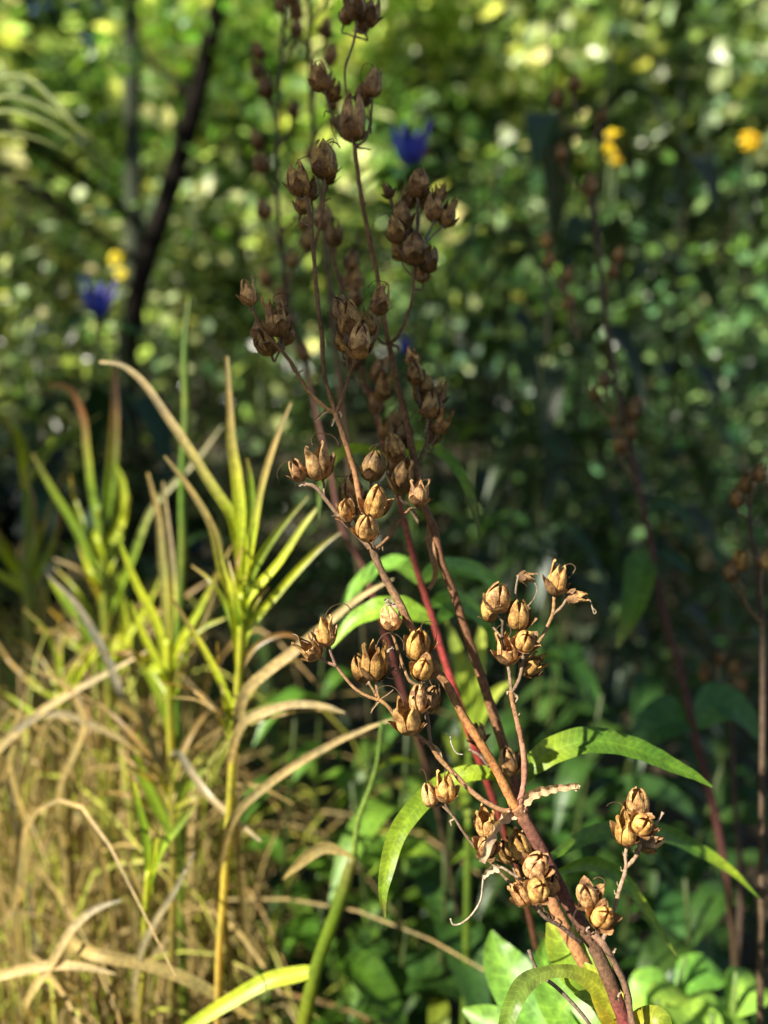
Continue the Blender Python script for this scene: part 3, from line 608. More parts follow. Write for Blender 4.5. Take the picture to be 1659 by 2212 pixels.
A.thread([(1044, 1894, -.006), (1042, 1915, -.006), (1038, 1944, -.006), (1013, 1982, -.006), (990, 1997, -.006), (979, 1997, -.006), (973, 1984, -.006)], 4, (.40, .32, .24))
A.thread([(1262, 1905, -.02), (1252, 1950, -.02), (1238, 1985, -.02), (1242, 2020, -.02), (1254, 2036, -.012)], 2, (.05, .035, .025))
for x, y in ((1180, 1984), (1208, 2000), (1168, 1972), (1192, 1990)): A.bract([(x, y, -.005), (x + 4, y - 10, -.007), (x - 4, y - 17, -.008)], 7, (.3, .2, .14))
# right side branch
A.limb('branch', [(1376, 2250, -.004), (1364, 2202, -.004), (1352, 2135, -.004), (1322, 2071, -.005), (1298, 2034, -.005), (1280, 2018, -.003)], [17, 16, 16, 16, 18, 16], ((.22, .13, .08),)*6, wob=.12)
A.cap(1269, 1930, (1292, 2026), 78, -14, 30, .12, 1.35, dz=-.010, style=True); A.cap(1303, 1979, (1298, 2030), 70, 6, 48, .12, 1.2, dz=-.016, style=False)
A.limb('branch', [(1300, 2034, -.005), (1316, 2000, -.004), (1328, 1961), (1339, 1919), (1350, 1885), (1353, 1868)], [10, 9], ((.3, .2, .13),)*2)
A.limb('branch', [(1353, 1870), (1351, 1850), (1354, 1828)], [9, 8], ((.3, .2, .13),)*2); A.cap(1352, 1794, (1354, 1830), 70, -6, 20, .95, 1.0, style=True, dz=-.003)
A.limb('branch', [(1354, 1872), (1368, 1858), (1380, 1838), (1384, 1818)], [10, 9], ((.3, .2, .13),)*2)
A.cap(1390, 1779, (1385, 1822), 62, 4, 50, .12, 1.12, dz=-.010, style=False); A.cap(1379, 1735, (1388, 1815), 72, -4, 20, .45, 1.15, dz=.001, style=False); A.cap(1404, 1820, (1384, 1826), 58, 48, 20, .95, .9, dz=.004, style=False)
A.limb('twig', [(1400, 1810, .004), (1415, 1783, .004), (1426, 1766, .004), (1432, 1754, .004)], [7, 6, 6, 9], ((.33, .24, .18),)*4)
for x, y in ((1350, 1878), (1342, 1910), (1355, 1846), (1336, 1928)): A.bract([(x, y), (x - 8, y + 2), (x - 10, y - 6)], 4, (.4, .3, .2))
for x, y in ((1190, 1895), (1262, 2018), (1320, 2066), (1330, 2160)): A.bract([(x, y, -.004), (x + 2, y - 10, -.006), (x + 10, y - 18, -.006)], 10, (.36, .26, .19))

# --- the second stalk, just behind
dB = lambda y: .226 + (1743 - y)/1324*.012 if y < 1743 else .226 - (y - 1743)/460*.012
B = Stalk('seed_stalk', dB, (1330, 2340), 'brown dried stalk just behind the nearest one, reaching the top edge', STK)
P = [B.root.location - Vector((0, 0, .02)), B.pt((1380, 2420))] + [B.pt(p) for p in ((1322, 2212), (1272, 2101), (1204, 1974), (1166, 1868), (1136, 1770), (1112, 1690), (1083, 1598), (1060, 1525), (1031, 1437), (1001, 1349), (981, 1285), (952, 1211), (936, 1139), (919, 1100), (905, 1048), (895, 999), (880, 916), (866, 862), (851, 794), (840, 744))]
add('stem', tube(P, [.0026, .0025] + [px(q, .226)/2 for q in (28, 27, 26, 26, 25, 24, 22, 21, 20, 20, 19, 18, 18, 18, 17, 16, 15, 14, 14, 14)], [PURP, PURP, (.30, .06, .06), (.36, .16, .07), (.40, .19, .08), (.17, .075, .055), (.17, .07, .05), (.18, .075, .05)] + [(.19, .09, .042)]*7 + [(.21, .11, .05)]*7, 10, 5, .05), M_STEM, B.root)
B.limb('stem', [(840, 745), (830, 687), (819, 615), (805, 550), (794, 497), (783, 440), (772, 362), (766, 312)], [12, 11], ((.26, .13, .06),)*2)
B.limb('stem', [(766, 310, .004), (754, 250, .006), (749, 208, .005), (745, 165, .004), (747, 140), (758, 112), (768, 72), (771, 45)], [6, 6], ((.24, .15, .09),)*2)
B.cap(762, 256, (766, 316), 88, -1, 14, .45, .72, style=True); B.cap(769, 10, (771, 48), 58, -2, 12, .95, .62); B.cap(799, 28, (770, 66), 60, 14, 10, .95, .5, dz=.004)
B.limb('branch', [(766, 308), (748, 290), (726, 262), (710, 225), (702, 198)], [6, 5], ((.2, .14, .07),)*2); B.cap(690, 166, (702, 200), 62, -16, 12, .45, .8, style=True)
B.limb('branch', [(768, 318), (787, 304), (800, 266), (803, 240), (804, 214)], [7, 6], ((.2, .14, .08),)*2); B.cap(806, 178, (804, 216), 62, 8, 10, .45, .68, style=True)
B.thread([(712, 255), (716, 280), (726, 300), (734, 320)], 2, (.1, .07, .04)); B.thread([(712, 244), (704, 240), (700, 252)], 3, (.12, .08, .05)); B.bract([(768, 320), (786, 322), (800, 324)], 5, (.08, .06, .04)); B.bract([(779, 430), (786, 438), (792, 440)], 6)
B.limb('branch', [(842, 742), (853, 734), (873, 701), (887, 658), (894, 604), (894, 570)], [9, 8], ((.22, .12, .06),)*2)
B.limb('branch', [(894, 605), (900, 540), (902, 480), (903, 428)], [7, 6], ((.2, .14, .1),)*2); B.limb('branch', [(895, 580), (915, 530), (932, 490), (938, 475)], [6, 5], ((.24, .2, .17),)*2); B.limb('branch', [(918, 525), (945, 500), (962, 482)], [6, 5], ((.24, .2, .17),)*2)
B.cap(903, 396, (903, 430), 56, 2, 8, .12, .8, style=False); B.cap(870, 464, (896, 560), 62, -8, 22, .12, .62, style=True, dz=-.003); B.cap(855, 496, (894, 570), 56, -12, 30, .12, .66, dz=-.007, style=True)
B.cap(937, 449, (938, 478), 56, 4, 12, .95, .6); B.cap(968, 464, (962, 484), 50, 12, 12, .95, .5, style=True); B.cap(893, 538, (894, 600), 70, -2, 22, .12, .46, dz=-.006, style=False); B.cap(927, 560, (895, 604), 62, 14, 16, .45, .5, dz=-.002)
B.cap(838, 412, (897, 540), 34, -20, 10, .95, .35, dz=.004)
B.limb('branch', [(838, 746), (822, 738), (814, 728)], [7, 5], ((.2, .12, .07),)*2); B.bract([(842, 745), (858, 750), (862, 765)], 8)
# cluster right of the stem
B.limb('branch', [(897, 1016), (912, 980), (923, 951), (923, 909), (910, 875), (901, 840)], [9, 7], ((.14, .09, .055),)*2)
for x, y, L, ph, op, tn, dz in ((891, 772, 40, -4, .95, 1.3, .004), (898, 805, 56, -8, .45, .6, 0), (917, 832, 56, 10, .45, .5, .004), (930, 876, 62, 8, .12, .5, -.003), (956, 912, 58, 24, .95, .95, 0), (950, 850, 50, 20, .45, .5, .008)):
    B.cap(x, y, (918 if y > 850 else 905, y + 60), L, ph, 14, op, tn, dz)
for x, y, L, ph, ta, op, tn, dz in ((853, 966, 68, -8, 20, .12, 1.15, -.004), (876, 938, 66, 8, 24, .12, .42, .004), (870, 1030, 74, 4, 18, .45, .62, -.006), (866, 1040, 60, -14, 20, .45, .6, .004)):
    B.cap(x, y, (905, y + 90), L, ph, ta, op, tn, dz)
B.bract([(932, 1130), (926, 1160), (934, 1200, -.002), (940, 1245), (926, 1272)], 20, (.30, .17, .09), name='dried_leaf')
B.cap(1031, 1584, (1062, 1640), 56, -6, 16, .12, .95, dz=.004, style=False); B.cap(1099, 1645, (1110, 1700), 64, -4, 14, .45, .85, dz=-.006, style=False); B.cap(1118, 1650, (1112, 1704), 54, 12, 10, .45, .5, dz=.004)
# its pair of arching green leaves at the node behind the big node
G1 = (.27, .38, .03); G2 = (.11, .22, .022); G3 = (.045, .12, .02)
B.leaf([(1112, 1700), (1081, 1680), (1022, 1671), (958, 1694), (895, 1750, -.006), (857, 1805, -.010), (835, 1881, -.014), (827, 1931, -.015), (831, 1982, -.014)], 40, [G2, G1, G1, G1, (.24, .36, .03), (.26, .38, .03), (.27, .38, .03), (.27, .38, .03), (.3, .25, .08)], (.1, -.6, .9), prof=[10, 24, 36, 40, 42, 38, 30, 18, 4])
B.leaf([(1116, 1702), (1136, 1671), (1177, 1633), (1265, 1601), (1353, 1612), (1411, 1634), (1458, 1657), (1500, 1676), (1538, 1700)], 56, [G2, G2, G1, G2, G2, (.09, .2, .02), G2, G2, G2], (-.1, -.55, .6), prof=[12, 34, 54, 58, 50, 42, 32, 20, 4])
B.leaf([(1172, 1862, .01), (1290, 1800, .03), (1400, 1792, .04), (1503, 1833, .05), (1579, 1881, .05), (1640, 1940, .05)], 46, [G2, G2, (.12, .24, .03), (.1, .22, .025), G1, G2], (-.1, -.55, .6))
B.leaf([(1186, 1890, .01), (1290, 1868, .03), (1350, 1909, .035), (1388, 1957, .035), (1427, 2014, .035), (1466, 2074, .035)], 40, [G2, G2, (.12, .24, .03), G1, (.18, .30, .03), (.22, .26, .06)], (.5, -.6, .4))
# broad sunlit leaves at the foot
B.leaf([(1320, 2190), (1268, 2100), (1210, 2030, .004), (1185, 1990, .006)], 110, [(.22, .32, .03), (.2, .33, .035), (.25, .36, .04), (.34, .38, .06)], (.25, -.9, .3), prof=[20, 110, 84, 16])
B.leaf([(1330, 2330, .01), (1220, 2250, .03), (1130, 2150, .045), (1075, 2060, .055), (1062, 2010, .06)], 170, [(.1, .22, .03), (.16, .34, .05), (.16, .34, .06), (.16, .32, .05), (.16, .32, .05)], (.05, -.85, .5), prof=[40, 130, 140, 90, 8])
B.leaf([(1340, 2360, .01), (1270, 2250, .025), (1200, 2150, .035), (1175, 2070, .04), (1180, 2020, .04)], 120, [(.1, .22, .03), (.2, .38, .05), (.22, .40, .06), (.22, .40, .05), (.24, .38, .05)], (.2, -.9, .4), prof=[30, 100, 110, 70, 8])
B.leaf([(1300, 2400, .03), (1150, 2290, .045), (1060, 2210, .055), (1000, 2180, .06)], 120, [(.1, .22, .03), (.18, .36, .05), (.2, .38, .06), (.2, .36, .05)], (-.1, -.8, .6), prof=[30, 110, 90, 10])
B.leaf([(1330, 2200, -.012), (1290, 2130, -.014), (1233, 2098, -.016), (1178, 2101, -.018), (1132, 2126, -.02), (1106, 2173, -.022), (1086, 2240, -.022)], 36, [(.30, .33, .03), (.30, .34, .04), (.24, .31, .05), (.22, .30, .06), (.2, .28, .05), (.2, .3, .04), (.2, .3, .04)], (-.2, -.8, .5), prof=[14, 40, 26, 24, 36, 34, 26])
B.leaf([(1345, 2215, -.01), (1320, 2180, -.012), (1290, 2120, -.010), (1262, 2080, -.008)], 66, [(.42, .34, .03), (.46, .40, .04), (.34, .38, .03), (.26, .34, .03)], (.35, -.9, .1), prof=[30, 70, 52, 6])
B.leaf([(1352, 2225, -.014), (1390, 2206, -.016), (1425, 2204, -.018), (1450, 2230, -.018)], 50, [(.5, .36, .04), (.4, .38, .03), (.28, .34, .03), (.2, .3, .03)], (0, -.7, .7), prof=[16, 46, 44, 12])
B.thread([(1142, 2052, -.012), (1160, 2095, -.012), (1210, 2140, -.012), (1268, 2205, -.012), (1300, 2260, -.012)], 8, (.2, .15, .11), 'dead_twig')

# smaller capsules crowding the upper branches
r9 = random.Random(19)
for x, y, ax_, ay in ((712, 372, 701, 420), (668, 408, 676, 470), (655, 440, 672, 490), (610, 668, 612, 755), (560, 712, 585, 735), (785, 690, 785, 765), (742, 735, 760, 795), (735, 668, 752, 800), (800, 700, 805, 745)):
    A.cap(x, y, (ax_, ay), r9.uniform(38, 50), r9.uniform(-22, 22), r9.uniform(5, 30), r9.choice((.45, .95)), r9.uniform(.45, .8), .006, w=4.5)
for x, y, ax_, ay in ((720, 196, 722, 255), (785, 205, 800, 265), (780, 50, 770, 80), (750, 30, 765, 80), (880, 430, 897, 520), (920, 430, 903, 500), (950, 420, 935, 480), (880, 505, 894, 580), (912, 590, 896, 625), (862, 540, 893, 600), (945, 885, 925, 930), (905, 850, 912, 890), (935, 940, 922, 965), (850, 1000, 895, 1040)):
    B.cap(x, y, (ax_, ay), r9.uniform(36, 48), r9.uniform(-25, 25), r9.uniform(5, 30), r9.choice((.45, .95)), r9.uniform(.45, .75), .005, w=4.5)
# --- red stemmed stalks behind
def back_stalk(dep, base, label, stem, ws, cols, caps, leaves=(), name='seed_stalk', extra=()):
    K = Stalk(name, dep, base, label, STK, 7); p0 = K.pt(stem[0]); tt = (p0 - K.pt(stem[1])).normalized()
    if tt.z > -.5: tt.z = -.5
    p1 = p0 + tt*.10 + FWD*.03; rt = p1 + tt*(p1.z/-tt.z)*.45 + Vector((0, .16, 0)); rt.z = 0; K.root.location = rt
    P = [rt - Vector((0, 0, .02)), rt.lerp(p1, .5) + tt*.02, p1] + [K.pt(p) for p in stem]; k = len(stem)
    R = [px(ws[0] + (ws[1] - ws[0])*i/(k - 1), K.dep(stem[0][1]))/2 for i in range(k)]; C = [lerp(cols[0], cols[1], min(1, i/(k - 1)*1.15)) for i in range(k)]
    add('stem', tube(P, [R[0]*.9, R[0]*.85, R[0]*.9] + R, [(.04, .05, .02), (.04, .05, .02), lerp(cols[0], (.05, .05, .02), .7)] + C, 8, 5, .05), M_STEM, K.root)
    for b in extra: K.limb('branch', b, [8, 6], ((.2, .12, .06),)*2, 4)
    for x, y, ax_, ay, L, ph, op, tn in caps: K.cap(x, y, (ax_, ay), L, ph, random.uniform(8, 28), op, tn, random.uniform(-.012, .012), style=random.random() < .3)
    for pts, w_, c, fc in leaves: K.leaf(pts, w_, c, fc)
    return K
def lin(d0, d1): return lambda y: d0 + (d1 - d0)*(1743 - y)/1743
def around(path, ys, spread, L, tone, seed):
    r0 = random.Random(seed); out = []
    xs = [p[0] for p in path][::-1]; yy = [p[1] for p in path][::-1]
    for y in ys:
        x = float(np.interp(y + 60, yy, xs)); sx = r0.uniform(-spread, spread)
        out.append((x + sx, y, x, y + 70 + abs(sx)*.3, r0.uniform(.85, 1.1)*L, sx*.35, r0.choice((.12, .45, .95)), tone*r0.uniform(.8, 1.2)))
    return out
pc = [(985, 1500), (962, 1432), (936, 1341), (913, 1270), (897, 1221), (877, 1139), (864, 1087), (851, 1048), (835, 990), (812, 900), (775, 780), (745, 650), (722, 560), (705, 470)]
back_stalk(lin(.262, .285), (1060, 1700), 'stalk with a bright red stem behind the middle capsules', pc, (17, 8), ((.32, .04, .035), (.20, .10, .06)),
   around(pc, (470, 505, 560, 604, 640, 700, 770, 800, 838, 870, 905, 930), 34, 54, .8, 3),
   [([(846, 1010), (815, 985), (770, 972), (730, 985), (703, 1020), (690, 1070), (688, 1120)], 34, [(.14, .24, .03), (.2, .3, .03), G1, (.25, .34, .04), (.2, .3, .04), (.16, .25, .05), (.14, .22, .05)], (0, -.6, .8)),
    ([(852, 1010), (880, 975), (925, 966), (965, 990), (1003, 1040), (1026, 1105), (1036, 1180)], 34, [(.1, .2, .03), (.22, .32, .04), (.2, .3, .03), G2, (.14, .26, .03), (.16, .2, .04), (.08, .14, .03)], (0, -.6, .8)),
    ([(905, 1262), (960, 1232, .03), (1030, 1240, .05), (1090, 1290, .06), (1120, 1350, .06)], 66, (.22, .44, .07), (.1, -.7, .8)), ([(905, 1262), (870, 1225, .03), (820, 1230, .05), (760, 1280, .06), (730, 1350, .06)], 62, (.22, .44, .07), (-.1, -.7, .8)), ([(925, 1310, .02), (985, 1300, .05), (1040, 1330, .07), (1080, 1400, .08)], 70, (.2, .42, .07), (.1, -.6, .8)),
    ([(935, 1345), (880, 1320), (820, 1318), (760, 1345), (715, 1400)], 60, (.25, .45, .05), (0, -.6, .9)), ([(940, 1350), (990, 1320, .03), (1040, 1345, .04), (1075, 1420, .05)], 50, (.12, .28, .04), (0, -.6, .8))])
pd_ = [(835, 1380), (818, 1320), (802, 1276), (786, 1227), (770, 1195), (747, 1162), (712, 1010), (694, 937), (660, 790), (630, 690), (610, 560), (600, 430), (600, 250), (610, 90), (618, -40)]
back_stalk(lin(.36, .40), (930, 1700), 'blurred stalk with a dull red stem left of the bright red one', pd_, (13, 8), ((.13, .035, .03), (.10, .065, .045)),
   around(pd_, (-10, 20, 60, 110, 150, 190, 235, 300, 350, 420, 450, 480, 520, 560, 600, 640, 690, 760), 60, 42, .75, 5))
pe2 = [(720, 700), (700, 500), (680, 330), (672, 200), (668, 60), (668, -60)]
back_stalk(lin(.40, .42), (800, 1500), 'far blurred brown stalk behind the topmost capsules', pe2, (14, 8), ((.16, .09, .06), (.14, .09, .06)), around(pe2, (-30, 10, 60, 120, 170, 220, 260, 330, 400), 70, 42, .8, 6))
pf = [(1545, 1760), (1520, 1660), (1495, 1560), (1472, 1457), (1432, 1318), (1414, 1216), (1391, 1104), (1369, 1006), (1347, 903), (1329, 814), (1306, 670), (1289, 505), (1277, 420), (1270, 370)]
back_stalk(lin(.40, .46), (1590, 1850), 'blurred reddish brown stalk on the right with a hanging green leaf', pf, (17, 10), ((.09, .03, .028), (.11, .07, .05)),
   [(1181, 518, 1216, 620, 34, -10, .45, 1.2), (1186, 558, 1222, 640, 34, -14, .45, 1.2), (1226, 594, 1240, 680, 34, 0, .45, .9), (1230, 652, 1250, 730, 36, 0, .45, .8), (1335, 549, 1306, 640, 34, 12, .45, 1.1), (1324, 585, 1304, 650, 34, 8, .45, .9), (1213, 330, 1262, 420, 36, -12, .45, 1.1), (1204, 214, 1256, 300, 38, -14, .45, .8), (1275, 402, 1280, 450, 42, 4, .45, 1.0), (1240, 180, 1255, 250, 36, 0, .45, .8), (1300, 250, 1262, 330, 36, 16, .45, .7)]
   + around(pf, (820, 850, 870, 890, 910, 930, 960), 70, 36, .6, 8),
   [([(1414, 1194), (1392, 1210), (1376, 1270, -.01), (1356, 1340, -.02), (1332, 1398, -.02)], 62, [(.08, .17, .05), (.08, .18, .04), (.12, .24, .03), (.17, .28, .03), (.24, .27, .05)], (-.3, -.9, .2)), ([(1414, 1194), (1445, 1205), (1475, 1225), (1495, 1240)], 36, (.03, .08, .03), (0, -.6, .8)),
    ([(1500, 1570), (1450, 1550), (1400, 1580), (1360, 1640)], 90, (.06, .16, .04), (0, -.6, .8)), ([(1500, 1570), (1555, 1520), (1600, 1540), (1640, 1600)], 90, (.08, .2, .06), (0, -.6, .8)),
    ([(1395, 1115), (1440, 1090), (1480, 1120), (1500, 1180)], 34, (.04, .09, .03), (0, -.6, .8))], extra=[[(1250, 735), (1226, 640), (1186, 560), (1180, 530)], [(1306, 650), (1322, 600), (1334, 565)]])
pg = [(1640, 2260), (1642, 2100), (1645, 1900), (1646, 1700), (1648, 1450), (1646, 1330), (1638, 1240), (1622, 1150), (1616, 1060)]
back_stalk(lin(.30, .31), (1640, 2400), 'thin brown upright stalk at the right edge', pg, (15, 9), ((.09, .06, .03), (.08, .055, .045)),
   [(1578, 1236, 1600, 1285, 44, -22, .45, .6), (1600, 1212, 1606, 1270, 46, 0, .45, .75), (1655, 1210, 1645, 1290, 44, 12, .45, .8), (1610, 1045, 1616, 1100, 44, -6, .45, .6), (1640, 1020, 1618, 1090, 44, 14, .45, .6), (1590, 1075, 1614, 1120, 42, -18, .45, .6)],
   extra=[[(1648, 1345), (1630, 1330), (1612, 1305), (1600, 1275)]])
ph_ = [(1600, 1900), (1585, 1700), (1578, 1560), (1560, 1480)]
back_stalk(lin(.42, .43), (1620, 2000), 'low blurred stalk with dark capsules near the right edge', ph_, (12, 7), ((.08, .05, .04), (.08, .05, .04)), around(ph_, (1420, 1440, 1455, 1480, 1500), 55, 38, .45, 9))

K = Stalk('green_shoot', lambda y: .37, (1010, 1700), 'bright yellow green upright shoot between the two main stalks', None); K.root['category'] = 'plant'
for pts, w_ in (([(1012, 1600), (1008, 1500), (985, 1400), (960, 1330)], 34), ([(1014, 1600), (1020, 1500), (1036, 1400), (1042, 1330)], 36), ([(1013, 1620), (1000, 1540), (970, 1470), (940, 1430)], 28), ([(1014, 1620), (1040, 1540), (1075, 1490), (1110, 1470)], 26)):
    K.leaf(pts, w_, [(.15, .26, .03), (.28, .40, .04), (.36, .46, .08), (.36, .44, .10)], (0, -1, .3), mat=M_BLADE)
add('stem', tube([K.root.location - Vector((0, 0, .02)), K.pt((1012, 1800)), K.pt((1013, 1590))], [.0025, .002, .0016], (.12, .2, .03), 6, 5), M_BLADE, K.root)

# ================================================================== SEDGE AND DRY GRASS
YG = (.44, .52, .032); GG = (.20, .31, .022); STRAW = (.34, .265, .11); PALE = (.50, .40, .24); GREYS = (.27, .25, .20); OCH = (.24, .19, .06); BRN = (.22, .12, .045)
SG = 'leafy sedge stems on the left'
class Sedge(Stalk):
    def __init__(s, d, stem, label, ws=(22, 18), cols=(OCH, YG)):
        s.dep = (lambda y: d) if not callable(d) else d; s.sides = 7; s.ped = .0004; s.pc = OCH
        b = s.pt(stem[0]); s.root = thing('sedge', root_of(b), label, 'grass', SG); k = len(stem)
        P = [s.root.location - Vector((0, 0, .02)), s.root.location.lerp(b, .5)] + [s.pt(p) for p in stem]
        R = [px(ws[0], .3)/2]*2 + [px(ws[0] + (ws[1] - ws[0])*i/(k - 1), s.dep(p[1]))/2 for i, p in enumerate(stem)]
        C = [cols[0]]*2 + [lerp(cols[0], cols[1], i/(k - 1)) for i in range(k)]
        add('stem', tube(P, R, C, 7, 5, .05), M_BLADE, s.root)
    def bl(s, pts, w=20, c0=YG, c1=STRAW, br=.55, face=None):
        k = len(pts); C = []
        for i in range(k):
            t = i/(k - 1); C.append(c0 if t < br - .2 else (lerp(c0, c1, min(1, (t - br + .2)/.35))))
        w *= .98; prof = [w*(.7 + .3*min(1, i/(k - 1)*4))*(1 - .72*(i/(k - 1))**2.2) for i in range(k)]
        s.leaf(pts, w, C, face or (random.uniform(-.5, .5), -1, random.uniform(.1, .6)), 'blade', .45, M_BLADE, .05, prof)
def fan(s, x, y, n, lo, hi, lmin, lmax, w=17, seed=0, br=(.3, .9), dz=.03):
    r0 = random.Random(seed)
    for i in range(n):
        a = math.radians(r0.uniform(lo, hi)); L = r0.uniform(lmin, lmax); bend = r0.uniform(-.25, .5)*(1 if a > 0 else -1); y0 = y + r0.uniform(-10, 90); pts = []
        for k in range(5):
            t = k/4; aa = a + bend*t*t; pts.append((x + math.sin(aa)*L*t, y0 - math.cos(aa)*L*t, r0.uniform(-1, 1)*dz*t))
        s.bl(pts, w*r0.uniform(.5, .9), lerp(GG, YG, r0.random()), lerp(STRAW, BRN, r0.random()*.6), r0.uniform(*br))
d1 = .30
s1 = Sedge(lambda y: d1, [(470, 2240), (474, 2055), (484, 1925), (500, 1690), (516, 1456), (521, 1360), (524, 1280)], 'sedge stem with bright upright leaves, nearest the dry capsules', (16, 20), ((.45, .33, .10), YG))
s1.bl([(520, 1270), (512, 1180), (496, 1110), (460, 1055), (410, 975), (355, 893), (300, 818), (258, 788), (215, 782)], 26, YG, PALE, .45, (.5, -1, .4))
s1.bl([(524, 1300), (524, 1203), (518, 1090), (512, 1030), (501, 957), (497, 884), (490, 770)], 30, YG, STRAW, .62)
s1.bl([(530, 1290), (535, 1200), (540, 1120), (540, 1040), (532, 990)], 24, GG, BRN, .95)
s1.bl([(528, 1270), (547, 1158), (565, 1057), (601, 939), (629, 870)], 19, YG, STRAW, .45)
s1.bl([(526, 1300), (542, 1240), (592, 1158), (665, 1071)], 22, GG, (.45, .45, .2), .8)
s1.bl([(524, 1340), (529, 1308), (606, 1212), (660, 1130), (692, 1090)], 21, YG, (.4, .4, .15), .8)
s1.bl([(522, 1420), (529, 1372), (592, 1290), (661, 1212), (700, 1175), (735, 1150)], 20, YG, OCH, .75)
s1.bl([(521, 1420), (515, 1331), (478, 1226), (456, 1135), (405, 1048), (355, 985)], 22, YG, STRAW, .5)
s1.bl([(516, 1480), (515, 1420), (500, 1300), (486, 1250), (462, 1140), (452, 1120)], 24, (.3, .36, .03), PALE, .7, (.6, -1, .2))
s1.bl([(512, 1560), (490, 1500), (440, 1400), (395, 1330), (372, 1290)], 16, YG, OCH, .6); s1.bl([(516, 1450), (560, 1390), (620, 1370), (660, 1390)], 15, OCH, BRN, .4)
d2 = .355
s2 = Sedge(lambda y: d2, [(372, 2240), (375, 1768), (368, 1560), (365, 1458), (363, 1380)], 'sedge stem left of the brightest one with straw tipped leaves', (16, 20), (OCH, YG))
s2.bl([(362, 1420), (360, 1294), (350, 1200), (342, 1112), (319, 1021)], 22, (.42, .42, .12), STRAW, .5); s2.bl([(365, 1400), (372, 1300), (368, 1200), (358, 1110), (351, 1040)], 20, YG, PALE, .35)
s2.bl([(362, 1440), (337, 1340), (300, 1270), (270, 1200), (255, 1158)], 20, YG, GG, .9); s2.bl([(360, 1470), (335, 1420), (300, 1350), (282, 1300)], 18, YG, GG, .9)
s2.bl([(366, 1460), (383, 1408), (430, 1360), (487, 1335)], 20, YG, (.4, .4, .06), .8); s2.bl([(366, 1440), (395, 1380), (430, 1320), (462, 1255), (500, 1180)], 19, YG, OCH, .7)
s2.bl([(366, 1480), (410, 1400), (460, 1280), (480, 1200)], 16, OCH, STRAW, .5); s2.bl([(370, 1800), (330, 1720), (300, 1650), (296, 1580)], 26, GG, GG, .9); s2.bl([(372, 1820), (400, 1720), (440, 1660), (500, 1590)], 24, GG, OCH, .7)
d3 = .48
s3 = Sedge(lambda y: d3, [(240, 2240), (238, 1900), (240, 1600), (236, 1458), (228, 1300), (219, 1158), (216, 1090)], 'blurred tall sedge stem in the left part with brown tips', (20, 24), (OCH, GG))
s3.bl([(219, 1170), (236, 1050), (246, 940), (248, 860), (244, 780)], 24, GG, (.4, .22, .12), .5); s3.bl([(216, 1150), (200, 1050), (190, 960), (182, 900), (150, 840), (105, 830)], 22, GG, (.36, .18, .07), .45)
s3.bl([(222, 1200), (262, 1120), (262, 1040), (246, 1000)], 24, YG, GG, .9); s3.bl([(230, 1300), (170, 1150), (110, 1050), (70, 980)], 20, GG, OCH, .8); s3.bl([(232, 1340), (290, 1200), (330, 1100), (420, 1000), (480, 920)], 18, GG, (.36, .34, .2), .5)
s3.bl([(236, 1460), (190, 1360), (140, 1290), (110, 1250)], 30, GG, YG, .9); s3.bl([(238, 1500), (310, 1560), (360, 1600), (420, 1660)], 18, OCH, STRAW, .3); s3.bl([(236, 1480), (270, 1400), (265, 1320), (248, 1220)], 26, YG, GG, .9)
fan(s3, 236, 1380, 9, -60, 60, 160, 280, 20, 31); fan(s3, 228, 1230, 4, -30, 35, 120, 240, 22, 32, (.8, 1)); fan(s3, 238, 1720, 8, -75, 75, 180, 320, 18, 33, (.05, .4))
fan(s2, 368, 1700, 8, -70, 75, 160, 300, 17, 34, (.05, .4)); fan(s2, 365, 1480, 6, -55, 55, 130, 220, 22, 35, (.4, .9)); fan(s1, 512, 1560, 5, -60, 70, 130, 240, 15, 36, (.1, .5), .02); fan(s1, 522, 1330, 5, -20, 25, 140, 230, 24, 37, (.6, 1), .02)
d4 = .58
s4 = Sedge(lambda y: d4, [(70, 2240), (68, 1700), (64, 1300), (60, 1060)], 'far left sedge stem with a spreading green leaf fan', (20, 20), (OCH, GG))
fan(s4, 62, 990, 7, -70, 75, 120, 200, 18, 41, (.7, 1), .05); fan(s4, 66, 1240, 8, -60, 60, 160, 260, 24, 42); fan(s4, 68, 1560, 9, -70, 70, 200, 340, 20, 43, (.2, .7))
d5 = .31
s5 = Sedge(lambda y: d5, [(300, 2260), (310, 2100), (316, 1960), (322, 1880)], 'short sedge stem low in the dry grass at bottom left', (15, 16), (OCH, YG))
s5.bl([(322, 1900), (318, 1820), (300, 1740), (290, 1690)], 22, GG, YG, .9); s5.bl([(322, 1910), (350, 1830), (390, 1780), (430, 1730)], 26, GG, OCH, .8); s5.bl([(322, 1930), (330, 1850), (350, 1780)], 20, YG, OCH, .8); s5.bl([(318, 1960), (290, 1900), (270, 1850)], 16, OCH, STRAW, .3)
s6 = Sedge(lambda y: .42, [(150, 2260), (150, 1900), (140, 1640), (130, 1480)], 'dim sedge stem between the two left ones', (18, 20), (OCH, OCH))
fan(s6, 132, 1500, 9, -75, 75, 150, 280, 18, 61)

